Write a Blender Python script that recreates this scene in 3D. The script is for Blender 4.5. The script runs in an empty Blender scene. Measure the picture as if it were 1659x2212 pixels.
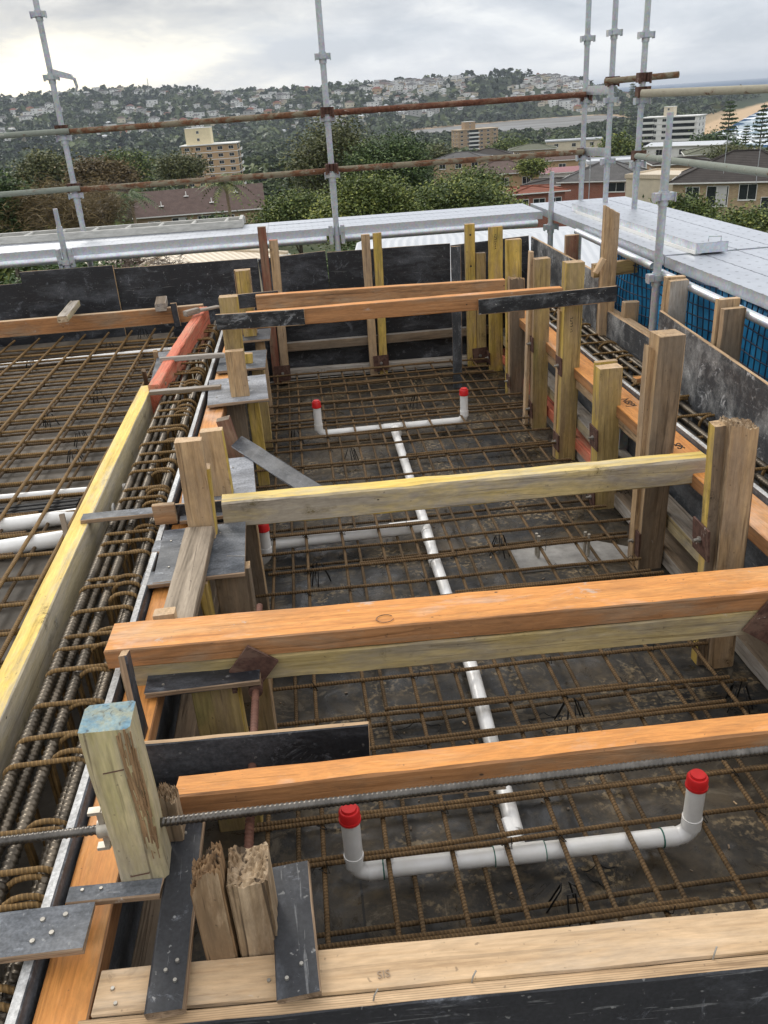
import bpy, bmesh, math, random
import numpy as np
from math import sin, cos, tan, atan, atan2, radians, pi, sqrt, exp
from mathutils import Vector, Matrix, noise
random.seed(7); RNG = np.random.default_rng(11)
SC = bpy.context.scene; COL = SC.collection
UP = Vector((0, 0, 1)); FRONT = Vector((0, -1, 0))
# ------------------------------------------------------------------ survey of the photograph: pixel -> place
F_, CX, CY, H = 1810., 829.5, 1106., 2.1
ROLL = radians(3.8)
NU = (-sin(ROLL), -cos(ROLL))
PITCH = atan(((1659 - CX) * NU[0] + (163.2 - CY) * NU[1]) / F_)
YAW = radians(-4.629)
def ray(px, py):
    up = ((px - CX) * NU[0] + (py - CY) * NU[1]) / F_
    rt = ((px - CX) * cos(ROLL) - (py - CY) * sin(ROLL)) / F_
    y = cos(PITCH) + up * sin(PITCH); z = -sin(PITCH) + up * cos(PITCH)
    c, s = cos(YAW), sin(YAW)
    return Vector((c * rt - s * y, s * rt + c * y, z))
def Zp(px, py, z): r = ray(px, py); return r * ((z - H) / r.z) + Vector((0, 0, H))
def Yp(px, py, y): r = ray(px, py); return r * (y / r.y) + Vector((0, 0, H))
def Xp(px, py, x): r = ray(px, py); return r * (x / r.x) + Vector((0, 0, H))
def Dp(px, py, d):                                   # at horizontal distance d
    r = ray(px, py); return r * (d / math.hypot(r.x, r.y)) + Vector((0, 0, H))
# ------------------------------------------------------------------ objects
def tag(o, label=None, cat=None, group=None, kind=None):
    if label: o['label'] = label
    if cat: o['category'] = cat
    if group: o['group'] = group
    if kind: o['kind'] = kind
    return o
def empty(name, loc, label=None, cat=None, group=None):
    o = bpy.data.objects.new(name, None); COL.objects.link(o); o.location = loc
    o.empty_display_size = .1
    return tag(o, label, cat, group)
def copy_tree(o, parent=None, skip=()):
    c = o.copy(); COL.objects.link(c)
    if parent: c.parent = parent
    for ch in o.children: copy_tree(ch, c)
    return c
class MB:
    def __init__(s): s.v = []; s.f = []; s.m = []; s.sm = []
    def add(s, V, Fs, mi=0, smooth=False):
        o = len(s.v); s.v += [tuple(p) for p in V]
        for f in Fs: s.f.append([o + i for i in f]); s.m.append(mi); s.sm.append(smooth)
    def box(s, c, d, mi=0, R=None):
        x, y, z = d[0] / 2, d[1] / 2, d[2] / 2; c = Vector(c)
        P = [Vector(p) for p in ((-x,-y,-z),(x,-y,-z),(x,y,-z),(-x,y,-z),(-x,-y,z),(x,-y,z),(x,y,z),(-x,y,z))]
        if R is not None: P = [R @ p for p in P]
        s.add([p + c for p in P], [(0,3,2,1),(4,5,6,7),(0,1,5,4),(1,2,6,5),(2,3,7,6),(3,0,4,7)], mi)
    def tube(s, pts, r, n=8, mi=0, caps=True, closed=False, smooth=True):
        pts = [Vector(p) for p in pts]; N = len(pts)
        rs = r if isinstance(r, (list, tuple)) else [r] * N
        V = []; ref = None
        for i, p in enumerate(pts):
            if closed: t = pts[(i + 1) % N] - pts[i - 1]
            else: t = pts[min(i + 1, N - 1)] - pts[max(i - 1, 0)]
            t.normalize()
            if ref is None:
                ref = t.orthogonal().normalized()
            ref = (ref - t * ref.dot(t)).normalized(); b = t.cross(ref)
            for k in range(n):
                a = 2 * pi * k / n; V.append(p + (ref * cos(a) + b * sin(a)) * rs[i])
        Fs = []
        for i in range(N if closed else N - 1):
            j = (i + 1) % N
            for k in range(n): Fs.append((i*n+k, i*n+(k+1)%n, j*n+(k+1)%n, j*n+k))
        s.add(V, Fs, mi, smooth)
        if caps and not closed:
            s.add(V[:n], [tuple(range(n))[::-1]], mi); s.add(V[-n:], [tuple(range(n))], mi)
    def prism(s, poly, vec, mi=0):
        n = len(poly); P = [Vector(p) for p in poly]; Q = [p + Vector(vec) for p in P]
        s.add(P + Q, [tuple(range(n))[::-1], tuple(range(n, 2*n))] + [(i, (i+1)%n, n+(i+1)%n, n+i) for i in range(n)], mi)
    def build(s, name, mats, parent=None, loc=None, merge=False):
        me = bpy.data.meshes.new(name)
        off = Vector(loc) if loc is not None else Vector()
        me.from_pydata([(p[0]-off.x, p[1]-off.y, p[2]-off.z) for p in s.v], [], s.f)
        for m in (mats if isinstance(mats, (list, tuple)) else [mats]): me.materials.append(m)
        me.polygons.foreach_set('material_index', s.m); me.polygons.foreach_set('use_smooth', s.sm)
        if merge:
            bm = bmesh.new(); bm.from_mesh(me); bmesh.ops.remove_doubles(bm, verts=bm.verts, dist=1e-5)
            bmesh.ops.recalc_face_normals(bm, faces=bm.faces); bm.to_mesh(me); bm.free()
        me.update()
        o = bpy.data.objects.new(name, me); COL.objects.link(o)
        if parent: o.parent = parent
        elif loc is not None: o.location = off
        return o
def np_mesh(name, V, Fa, mats, attrs=None, mi=None, smooth=False):
    V = np.asarray(V, np.float32); Fa = np.asarray(Fa, np.int32); k = Fa.shape[1]
    me = bpy.data.meshes.new(name)
    me.vertices.add(len(V)); me.vertices.foreach_set('co', V.ravel())
    me.loops.add(Fa.size); me.loops.foreach_set('vertex_index', Fa.ravel())
    me.polygons.add(len(Fa)); me.polygons.foreach_set('loop_start', np.arange(0, Fa.size, k, dtype=np.int32))
    try: me.polygons.foreach_set('loop_total', np.full(len(Fa), k, np.int32))
    except Exception: pass
    for m in (mats if isinstance(mats, (list, tuple)) else [mats]): me.materials.append(m)
    if mi is not None: me.polygons.foreach_set('material_index', np.asarray(mi, np.int32))
    me.polygons.foreach_set('use_smooth', np.full(len(Fa), smooth))
    me.update(calc_edges=True)
    for an, av in (attrs or {}).items():
        a = me.attributes.new(an, 'FLOAT', 'POINT'); a.data.foreach_set('value', np.asarray(av, np.float32))
    return me
def link(name, me, parent=None, loc=None):
    o = bpy.data.objects.new(name, me); COL.objects.link(o)
    if parent: o.parent = parent
    if loc is not None: o.location = loc
    return o
# ------------------------------------------------------------------ material mini language
class G:
    def __init__(s, name):
        s.m = bpy.data.materials.new(name); s.m.use_nodes = True; s.t = s.m.node_tree; s.t.nodes.clear()
        s.out = s.t.nodes.new('ShaderNodeOutputMaterial')
    def n(s, typ, ins=None, out=0, **pr):
        nd = s.t.nodes.new('ShaderNode' + typ)
        for k, v in pr.items(): setattr(nd, k, v)
        for k, v in (ins or {}).items():
            sk = nd.inputs[k]
            if hasattr(v, 'is_linked') or isinstance(v, bpy.types.NodeSocket): s.t.links.new(v, sk)
            else: sk.default_value = v
        return nd.outputs[out]
    def ramp(s, fac, stops, interp='LINEAR'):
        nd = s.t.nodes.new('ShaderNodeValToRGB'); s.t.links.new(fac, nd.inputs[0]); e = nd.color_ramp.elements
        nd.color_ramp.interpolation = interp
        while len(e) < len(stops): e.new(.5)
        for el, (p, c) in zip(e, stops):
            el.position = p; el.color = (c, c, c, 1) if isinstance(c, (int, float)) else (*c, 1)
        return nd.outputs[0]
    def mix(s, fac, a, b, bt='MIX'):
        nd = s.t.nodes.new('ShaderNodeMix'); nd.data_type = 'RGBA'; nd.blend_type = bt
        for sk, v in ((nd.inputs[0], fac), (nd.inputs[6], a), (nd.inputs[7], b)):
            if isinstance(v, bpy.types.NodeSocket): s.t.links.new(v, sk)
            elif isinstance(v, (int, float)): sk.default_value = v if sk.type == 'VALUE' else (v, v, v, 1)
            else: sk.default_value = (*v, 1)
        return nd.outputs[2]
    def math(s, op, a, b=0.):
        return s.n('Math', {0: a, 1: b}, operation=op)
    def coords(s, scale=(1, 1, 1), rnd=True, kind='Object'):
        tc = s.t.nodes.new('ShaderNodeTexCoord'); v = tc.outputs[kind]
        if rnd:
            oi = s.t.nodes.new('ShaderNodeObjectInfo')
            r = s.n('VectorMath', {0: (43.7, 31.1, 57.3), 'Scale': oi.outputs['Random']}, operation='SCALE')
            v = s.n('VectorMath', {0: v, 1: r}, operation='ADD')
        return s.sc(v, scale)
    def sc(s, v, scale):
        return s.n('VectorMath', {0: v, 1: scale}, operation='MULTIPLY')
    def noise(s, v, scale=1., detail=5., rough=.55, dist=0.):
        return s.n('TexNoise', {'Vector': v, 'Scale': scale, 'Detail': detail, 'Roughness': rough, 'Distortion': dist})
    def done(s, color, rough=.7, metal=0., bump=None, bstr=.3, bdist=.01, spec=None, extra=None):
        b = s.t.nodes.new('ShaderNodeBsdfPrincipled')
        for k, v in (('Base Color', color), ('Roughness', rough), ('Metallic', metal)):
            if isinstance(v, bpy.types.NodeSocket): s.t.links.new(v, b.inputs[k])
            elif k == 'Base Color': b.inputs[k].default_value = (*v, 1)
            else: b.inputs[k].default_value = v
        if spec is not None: b.inputs['Specular IOR Level'].default_value = spec
        for k, v in (extra or {}).items(): b.inputs[k].default_value = v
        if bump is not None:
            s.t.links.new(s.n('Bump', {'Height': bump, 'Strength': bstr, 'Distance': bdist}), b.inputs['Normal'])
        s.t.links.new(b.outputs[0], s.out.inputs[0]); return s.m
def wood(name, c1, c2, wear=None, amt=.5, wscale=5., rough=.75, dirt=.5, knots=True, layers=0, blotch=None, bamt=.6, crack=.5, con=.3, gs=(1.2, 34, 34)):
    g = G(name); v = g.coords()
    gr = g.noise(g.sc(v, gs), 1, 7, .62, .35)
    rings = g.noise(g.sc(v, (.7, 9, 9)), 1, 2, .5, 1.2)
    ring = g.n('Math', {0: g.math('MULTIPLY', rings, 60.)}, operation='SINE')
    f = g.math('ADD', g.math('MULTIPLY', gr, .75), g.math('MULTIPLY', ring, .045))
    col = g.ramp(f, [(.2, tuple(c * (1 - con) for c in c1)), (.32, tuple(a_ * .6 + b_ * .4 for a_, b_ in zip(c1, c2))), (.48, c2), (.54, tuple(min(1, c * (1 + con * .3)) for c in c2))])
    if layers:
        sx = g.n('SeparateXYZ', {0: g.coords(rnd=False)}, out=2)
        w = g.n('Math', {0: g.math('MULTIPLY', sx, 2 * pi / layers)}, operation='SINE')
        col = g.mix(g.math('MULTIPLY', g.ramp(w, [(.3, 0.), (.9, 1.)]), .55), col, tuple(c * .55 for c in c1))
    if blotch:
        bl = g.ramp(g.noise(g.sc(v, (2.2, 5, 5)), 1, 6, .65, .6), [(.55, 0.), (.68, 1.)])
        col = g.mix(g.math('MULTIPLY', bl, bamt), col, blotch)
    if wear:
        wr = g.ramp(g.noise(g.sc(v, (wscale * .5, wscale * 2.2, wscale * 2.2)), 1, 8, .68, .4), [(.62 - .45 * amt, 0.), (.78 - .4 * amt, 1.)])
        col = g.mix(wr, col, g.mix(gr, tuple(c * .55 for c in wear), tuple(min(1, c * 1.35) for c in wear)))
    if knots:
        vo = g.t.nodes.new('ShaderNodeTexVoronoi'); vo.inputs['Scale'].default_value = 1
        vd = g.noise(g.sc(v, (14, 14, 14)), 1, 3, .6); wv = g.n('VectorMath', {0: g.sc(v, (2.6, 9, 9)), 1: vd.node.outputs['Color']}, operation='ADD'); g.t.links.new(wv, vo.inputs['Vector'])
        pick = g.ramp(g.n('SeparateColor', {0: vo.outputs['Color']}), [(.42, 0.), (.43, 1.)])
        rg = g.n('Math', {0: g.math('MULTIPLY', vo.outputs['Distance'], 95.)}, operation='SINE')
        kk = g.math('MULTIPLY', g.ramp(vo.outputs['Distance'], [(.05, .85), (.09, .5), (.24, 0.)]), g.ramp(rg, [(.2, 1.), (.8, .35)]))
        col = g.mix(g.math('MULTIPLY', kk, pick), col, tuple(c * .3 for c in c1))
    ck = g.ramp(g.noise(g.sc(v, (2.2, 55, 55)), 1, 3, .5, .8), [(.33, 1.), (.40, 0.)])
    col = g.mix(g.math('MULTIPLY', ck, crack), col, (.05, .033, .02))
    dn = g.ramp(g.noise(g.sc(v, (2.2, 6, 6)), 1.7, 10, .75, .5), [(.46, 0.), (.66, 1.)])
    col = g.mix(g.math('MULTIPLY', dn, dirt * .7), col, (.07, .05, .035))
    spl = g.ramp(g.noise(g.sc(v, (7, 10, 10)), 1, 9, .74, .4), [(.64, 0.), (.69, 1.)]); col = g.mix(g.math('MULTIPLY', spl, .55), col, (.50, .48, .44))
    nh = g.t.nodes.new('ShaderNodeTexVoronoi'); g.t.links.new(g.sc(v, (9, 14, 14)), nh.inputs['Vector']); nh.inputs['Scale'].default_value = 1
    col = g.mix(g.math('MULTIPLY', g.ramp(nh.outputs['Distance'], [(.035, .9), (.06, 0.)]), g.ramp(g.n('SeparateColor', {0: nh.outputs['Color']}), [(.7, 0.), (.71, 1.)])), col, (.03, .024, .02))
    fn = g.ramp(g.noise(g.sc(v, (22, 150, 150)), 1, 3, .6), [(.3, .86), (.7, 1.1)]); col = g.mix(1., col, fn, 'MULTIPLY')
    sp = g.ramp(g.noise(g.sc(v, (60, 60, 60)), 1, 2, .5), [(.7, 0.), (.76, 1.)])
    col = g.mix(g.math('MULTIPLY', sp, .45), col, (.04, .03, .025))
    return g.done(col, rough, bump=g.math('ADD', gr, g.math('MULTIPLY', ck, -.5)), bstr=.45, bdist=.004, spec=.3)
def film(name, base=(.018, .019, .022), smear=(.085, .09, .1), amt=.5, white=.3, rough=.42, streak=(1.5, 4, 4)):
    g = G(name); v = g.coords()
    n1 = g.ramp(g.noise(g.sc(v, streak), 1.3, 10, .74, .15), [(.58 - amt * .22, 0.), (.78 - amt * .22, 1.)])
    col = g.mix(n1, base, smear)
    n2 = g.ramp(g.noise(g.sc(v, (9, 9, 9)), 1, 9, .78, .9), [(.57, 0.), (.66, 1.)])
    col = g.mix(g.math('MULTIPLY', n2, .4 + white * .4), col, tuple(min(.7, c * 2.2) for c in smear))
    n3 = g.ramp(g.noise(g.sc(v, (55, 55, 55)), 1, 2, .5), [(.69, 0.), (.73, 1.)])
    col = g.mix(g.math('MULTIPLY', n3, white * .6), col, (.5, .49, .46))
    n4 = g.ramp(g.noise(g.sc(v, (4, 70, 70)), 1, 3, .5, 1.5), [(.66, 0.), (.69, 1.)])
    col = g.mix(g.math('MULTIPLY', n4, white * .45), col, (.4, .4, .39))
    fn = g.ramp(g.noise(g.sc(v, (120, 120, 120)), 1, 3, .6), [(.3, .7), (.7, 1.35)]); col = g.mix(1., col, fn, 'MULTIPLY')
    rs = g.ramp(g.noise(g.sc(v, (5, 5, 5)), 1, 7, .7), [(.35, rough - .12), (.7, rough + .25)])
    return g.done(col, rs, bump=n2, bstr=.15, bdist=.002, spec=.42)
def simple(name, c, rough=.6, metal=0., var=.25, scale=6., bumpy=.0, spec=None, dark=None, streak=(1, 1, 1)):
    g = G(name); v = g.coords(streak)
    n = g.noise(v, scale, 7, .65)
    d = dark or tuple(x * (1 - var) for x in c)
    col = g.ramp(n, [(.3, d), (.68, tuple(min(1, x * (1 + var * .5)) for x in c))])
    return g.done(col, rough, metal, bump=n if bumpy else None, bstr=bumpy, bdist=.01, spec=spec)
M = {}
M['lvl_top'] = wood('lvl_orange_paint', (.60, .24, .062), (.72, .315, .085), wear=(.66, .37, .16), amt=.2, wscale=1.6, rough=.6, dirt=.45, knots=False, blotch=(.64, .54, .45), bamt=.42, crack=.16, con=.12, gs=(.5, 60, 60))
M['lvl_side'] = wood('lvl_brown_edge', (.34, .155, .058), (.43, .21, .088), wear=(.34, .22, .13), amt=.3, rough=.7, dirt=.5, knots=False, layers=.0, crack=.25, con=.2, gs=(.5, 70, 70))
M['lvl_tan'] = wood('lvl_tan', (.33, .165, .072), (.47, .26, .125), wear=(.40, .28, .18), amt=.3, dirt=.6, knots=False, crack=.4)
M['yellow'] = wood('yellow_paint', (.70, .475, .095), (.85, .62, .17), wear=(.55, .47, .31), amt=.33, wscale=3, rough=.65, dirt=.28, crack=.15, con=.15)
M['yellow_side'] = wood('yellow_worn', (.41, .315, .145), (.57, .46, .25), wear=(.33, .285, .22), amt=.52, dirt=.5)
M['board_side'] = wood('yellow_board_side', (.47, .385, .23), (.61, .52, .33), wear=(.53, .47, .37), amt=.4, dirt=.35, crack=.2, con=.15)
M['yellow_face'] = wood('yellow_face', (.50, .38, .155), (.64, .50, .245), wear=(.43, .37, .285), amt=.58, dirt=.5, crack=.3, con=.2)
M['olive_face'] = wood('olive_face', (.36, .27, .105), (.49, .38, .18), wear=(.36, .30, .20), amt=.4, dirt=.45, crack=.3, con=.2)
M['yellow_stain'] = wood('yellow_stained_pine', (.45, .305, .06), (.62, .435, .11), wear=(.44, .31, .15), amt=.36, dirt=.5, blotch=(.27, .25, .07), bamt=.6)
M['olive'] = wood('olive_pine', (.32, .225, .08), (.49, .36, .15), wear=(.38, .275, .145), amt=.42, dirt=.5, blotch=(.2, .2, .07), bamt=.6)
M['pale_green'] = wood('pale_green_timber', (.40, .335, .175), (.56, .48, .28), wear=(.45, .39, .28), amt=.45, dirt=.35, blotch=(.42, .40, .12), bamt=.45)
M['tan'] = wood('tan_pine', (.38, .24, .12), (.55, .38, .21), wear=(.42, .30, .19), amt=.4, dirt=.5)
M['pine'] = wood('fresh_pine', (.52, .345, .19), (.62, .44, .265), wear=(.53, .40, .27), amt=.3, dirt=.28, crack=.2, con=.12)
M['brown'] = wood('weathered_brown', (.13, .09, .055), (.29, .21, .135), wear=(.22, .17, .12), amt=.5, dirt=.6)
M['grey'] = wood('weathered_grey', (.24, .2, .155), (.42, .365, .3), wear=(.42, .385, .34), amt=.45, dirt=.5)
M['plankgrey'] = wood('raked_plank', (.21, .165, .115), (.40, .325, .24), rough=.8, dirt=.35, knots=True)
M['splinter'] = wood('splintered_wood', (.36, .25, .14), (.58, .45, .3), wear=(.24, .16, .09), amt=.5, dirt=.5, crack=.9)
M['darksplit'] = wood('split_wood', (.12, .065, .03), (.36, .23, .12), dirt=.6, crack=1., knots=False)
M['red'] = wood('red_paint', (.55, .13, .07), (.70, .215, .125), wear=(.56, .3, .19), amt=.3, dirt=.35, knots=False)
M['redbrown'] = wood('redbrown_stain', (.13, .045, .028), (.26, .1, .06), wear=(.26, .17, .11), amt=.4, dirt=.5)
M['blue_end'] = wood('blue_paint_end', (.13, .24, .31), (.22, .36, .42), wear=(.34, .36, .27), amt=.42, wscale=9, knots=False)
M['film'] = film('formply_film')
M['film_scuffed'] = film('formply_scuffed', (.013, .014, .016), (.13, .135, .14), .42, .95, .5, (6, 12, 12))
M['film_grey'] = film('formply_grey', (.045, .05, .056), (.17, .18, .195), .6, .35, .5)
M['film_dusty'] = film('formply_dusty', (.02, .021, .024), (.085, .09, .1), .42, .5, .45)
M['film_pale'] = film('formply_pale', (.13, .135, .145), (.34, .35, .37), .62, .5, .5)
M['film_plaster'] = film('formply_plaster', (.05, .053, .058), (.37, .37, .36), .55, .6, .5, (2.2, 1.8, 2.6))
M['edge_pale'] = film('pale_sheet_edge', (.36, .35, .33), (.62, .62, .6), .75, .5, .6)
M['ply'] = wood('ply_edge', (.40, .255, .135), (.60, .42, .25), rough=.8, dirt=.3, knots=False, layers=.0045, crack=.4)
M['ply_dark'] = wood('ply_edge_dark', (.22, .145, .085), (.38, .265, .17), rough=.8, dirt=.4, knots=False, layers=.0045, crack=.4)
def galv(name, c=(.62, .65, .69), rough=.36, metal=.75, dirt=.25):
    g = G(name); v = g.coords()
    vo = g.t.nodes.new('ShaderNodeTexVoronoi'); g.t.links.new(v, vo.inputs['Vector']); vo.inputs['Scale'].default_value = 70
    n = g.noise(v, 7, 8, .7)
    col = g.mix(g.ramp(n, [(.4, 0.), (.75, dirt * 2)]), c, tuple(x * .5 for x in c))
    col = g.mix(.12, col, vo.outputs['Color'])
    return g.done(col, g.ramp(n, [(.3, rough - .08), (.7, rough + .2)]), metal, bump=n, bstr=.08, bdist=.003)
M['galv'] = galv('galvanised_steel'); M['galv_dull'] = galv('galvanised_dull', (.5, .53, .56), .5, .55, .3)
def deckmat():
    g = G('perforated_deck'); v = g.coords(rnd=False)
    s = g.n('SeparateXYZ', {0: v}); nd = s.node
    def cell(o, p): return g.math('ABSOLUTE', g.math('SUBTRACT', g.n('Math', {0: g.math('MULTIPLY', o, 1 / p)}, operation='FRACT'), .5))
    a = cell(nd.outputs[0], .1); b = cell(nd.outputs[1], .075)
    row = g.math('FLOOR', g.math('MULTIPLY', nd.outputs[1], 1 / .075))
    xx = g.math('ADD', nd.outputs[0], g.math('MULTIPLY', row, .055)); a = cell(xx, .11)
    d = g.math('SQRT', g.math('ADD', g.math('POWER', g.math('MULTIPLY', a, .11), 2.), g.math('POWER', g.math('MULTIPLY', b, .075), 2.)))
    hole = g.ramp(d, [(.008, 1.), (.0115, 0.)]); rim = g.ramp(d, [(.008, 0.), (.012, 1.), (.017, 0.)])
    n = g.noise(g.coords(), 5, 8, .7)
    col = g.mix(g.ramp(n, [(.4, 0.), (.7, .7)]), (.56, .585, .625), (.44, .46, .5))
    col = g.mix(g.math('MULTIPLY', hole, .5), col, (.06, .065, .07))
    return g.done(col, g.ramp(n, [(.3, .28), (.7, .5)]), .7, bump=g.math('ADD', rim, g.math('MULTIPLY', n, .15)), bstr=.12, bdist=.003)
M['deck'] = deckmat()
def rustmat(name, paint=(.30, .30, .235), amt=.5, c1=(.075, .036, .02), c2=(.2, .095, .048)):
    g = G(name); v = g.coords()
    n = g.noise(g.sc(v, (2, 5, 5)), 3, 9, .72, .3); n2 = g.noise(v, 40, 4, .6)
    rust = g.ramp(n2, [(.3, c1), (.7, c2)])
    col = g.mix(g.ramp(n, [(.64 - amt * .4, 0.), (.72 - amt * .4, 1.)]), rust, g.mix(n2, tuple(p * .75 for p in paint), tuple(p * 1.15 for p in paint)))
    w = g.ramp(g.noise(g.sc(v, (3, 8, 8)), 2.2, 9, .8), [(.62, 0.), (.66, 1.)])
    col = g.mix(g.math('MULTIPLY', w, .7), col, (.58, .54, .46))
    return g.done(col, .85, 0, bump=n2, bstr=.35, bdist=.004, spec=.25)
M['rusttube'] = rustmat('rusty_tube', (.22, .19, .13), .45); M['rusttube_red'] = rustmat('rusty_tube_red', (.2, .115, .075), .35, (.07, .026, .016), (.17, .07, .04))
M['rusttube_pale'] = rustmat('pale_tube', (.40, .365, .28), .75); M['rusttube_green'] = rustmat('greenish_tube', (.23, .25, .21), .75)
M['rust'] = rustmat('rust_plate', (.15, .09, .065), .3, (.05, .026, .02), (.13, .068, .05))
def rebarmat(name, c1, c2, metal, rough, per=.011, bs=.9):
    g = G(name); v = g.coords(rnd=False); s = g.n('SeparateXYZ', {0: v}); nd = s.node
    w = g.n('Math', {0: g.math('ADD', g.math('MULTIPLY', nd.outputs[0], 2 * pi / per), g.math('MULTIPLY', nd.outputs[1], 120.))}, operation='SINE')
    n = g.noise(g.coords(), 30, 5, .7); n2 = g.noise(g.coords(), 3, 5, .7)
    col = g.ramp(g.math('ADD', g.math('MULTIPLY', n, .6), g.math('MULTIPLY', n2, .4)), [(.35, c1), (.65, c2)])
    col = g.mix(g.ramp(w, [(.1, .45), (.8, 0.)]), col, tuple(c * .35 for c in c1))
    return g.done(col, rough, metal, bump=w, bstr=bs * .6, bdist=.002, spec=.35)
M['rebar'] = rebarmat('rebar_rust', (.09, .052, .021), (.235, .142, .06), .0, .8)
M['rebar_dark'] = rebarmat('rebar_brown', (.075, .045, .02), (.185, .118, .055), .0, .85)
M['stirrup'] = rebarmat('stirrup_rust', (.14, .08, .026), (.33, .20, .075), .0, .75)
M['bigbar'] = simple('mill_bar', (.135, .11, .08), .36, .65, .8, 9)
M['tie'] = simple('tie_bar', (.12, .11, .098), .34, .85, .5, 30); M['tie_rust'] = simple('tie_bar_rust', (.16, .07, .045), .7, .1, .4, 25)
M['tie_pale'] = simple('tie_bar_pale', (.48, .44, .37), .5, .6, .35, 30)
M['wire'] = simple('tie_wire', (.02, .019, .018), .5, .5)
M['pvc'] = simple('pvc_white', (.80, .79, .77), .3, 0, .12, 9, dark=(.70, .68, .63)); M['cap'] = simple('cap_red', (.62, .02, .02), .4, 0, .25, 12)
M['green'] = simple('green_glue', (.01, .13, .09), .4)
M['steel'] = simple('screw_steel', (.36, .34, .3), .45, .7, .3, 30); M['nailrust'] = simple('nail_rust', (.13, .07, .05), .7, .3)
M['ink'] = simple('stamp_ink', (.03, .024, .02), .8); M['pencil'] = simple('pencil', (.34, .25, .17), .8)
def pitfloor():
    g = G('pit_formply_floor'); v = g.coords(rnd=False)
    n = g.noise(v, 1.5, 9, .7, .5); n2 = g.noise(v, 9, 8, .75); n3 = g.noise(v, 45, 3, .6)
    col = g.ramp(n, [(.36, (.012, .013, .014)), (.5, (.03, .025, .018)), (.6, (.066, .05, .031)), (.72, (.13, .098, .06))])
    col = g.mix(g.ramp(n2, [(.5, 0.), (.66, .85)]), col, (.105, .078, .044))
    n4 = g.noise(v, 5, 9, .8, 1.); col = g.mix(g.ramp(n4, [(.56, 0.), (.62, .6)]), col, (.17, .14, .1))
    saw = g.math('MULTIPLY', g.ramp(n3, [(.5, 0.), (.6, 1.)]), g.ramp(g.noise(v, 3.1, 5, .6), [(.52, 0.), (.6, 1.)]))
    col = g.mix(g.math('MULTIPLY', saw, .75), col, (.3, .22, .12))
    b = g.n('TexBrick', {'Vector': g.sc(v, (1, 1, 1)), 'Scale': 1., 'Mortar Size': .004, 'Brick Width': 2.4, 'Row Height': 1.2, 'Color1': (1, 1, 1, 1), 'Color2': (1, 1, 1, 1), 'Mortar': (0, 0, 0, 1)})
    col = g.mix(g.ramp(b, [(.2, .8), (.6, 0.)]), col, (.01, .01, .01))
    return g.done(col, g.ramp(n4, [(.42, .25), (.58, .8)]), bump=n2, bstr=.2, bdist=.004, spec=.45)
M['pit'] = pitfloor()
def dustfloor():
    g = G('slab_formply_floor'); v = g.coords(rnd=False)
    n = g.noise(v, 2., 9, .7, .5); n3 = g.noise(v, 30, 4, .6)
    col = g.ramp(n, [(.34, (.042, .035, .026)), (.52, (.09, .074, .055)), (.68, (.185, .155, .118))])
    col = g.mix(g.ramp(n3, [(.6, 0.), (.72, .6)]), col, (.07, .055, .04))
    return g.done(col, .75, bump=n3, bstr=.15, bdist=.003)
M['dust'] = dustfloor()
M['conc'] = simple('concrete', (.33, .315, .29), .85, 0, .35, 12, .2); M['concdark'] = simple('concrete_grey', (.26, .25, .235), .9, 0, .3, 3, .1)
M['net'] = simple('net_blue', (.012, .03, .07), .7); M['tarp'] = simple('tarp_blue', (.03, .30, .60), .5, 0, .35, 3, .3)
M['hat_white'] = simple('white_strip', (.78, .77, .73), .6, 0, .1, 5)
M['ladder'] = simple('ladder_paint', (.50, .49, .45), .7, 0, .3, 9, .1, streak=(1, 4, 4)); M['chalk'] = simple('chalk', (.7, .7, .68), .9)
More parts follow.
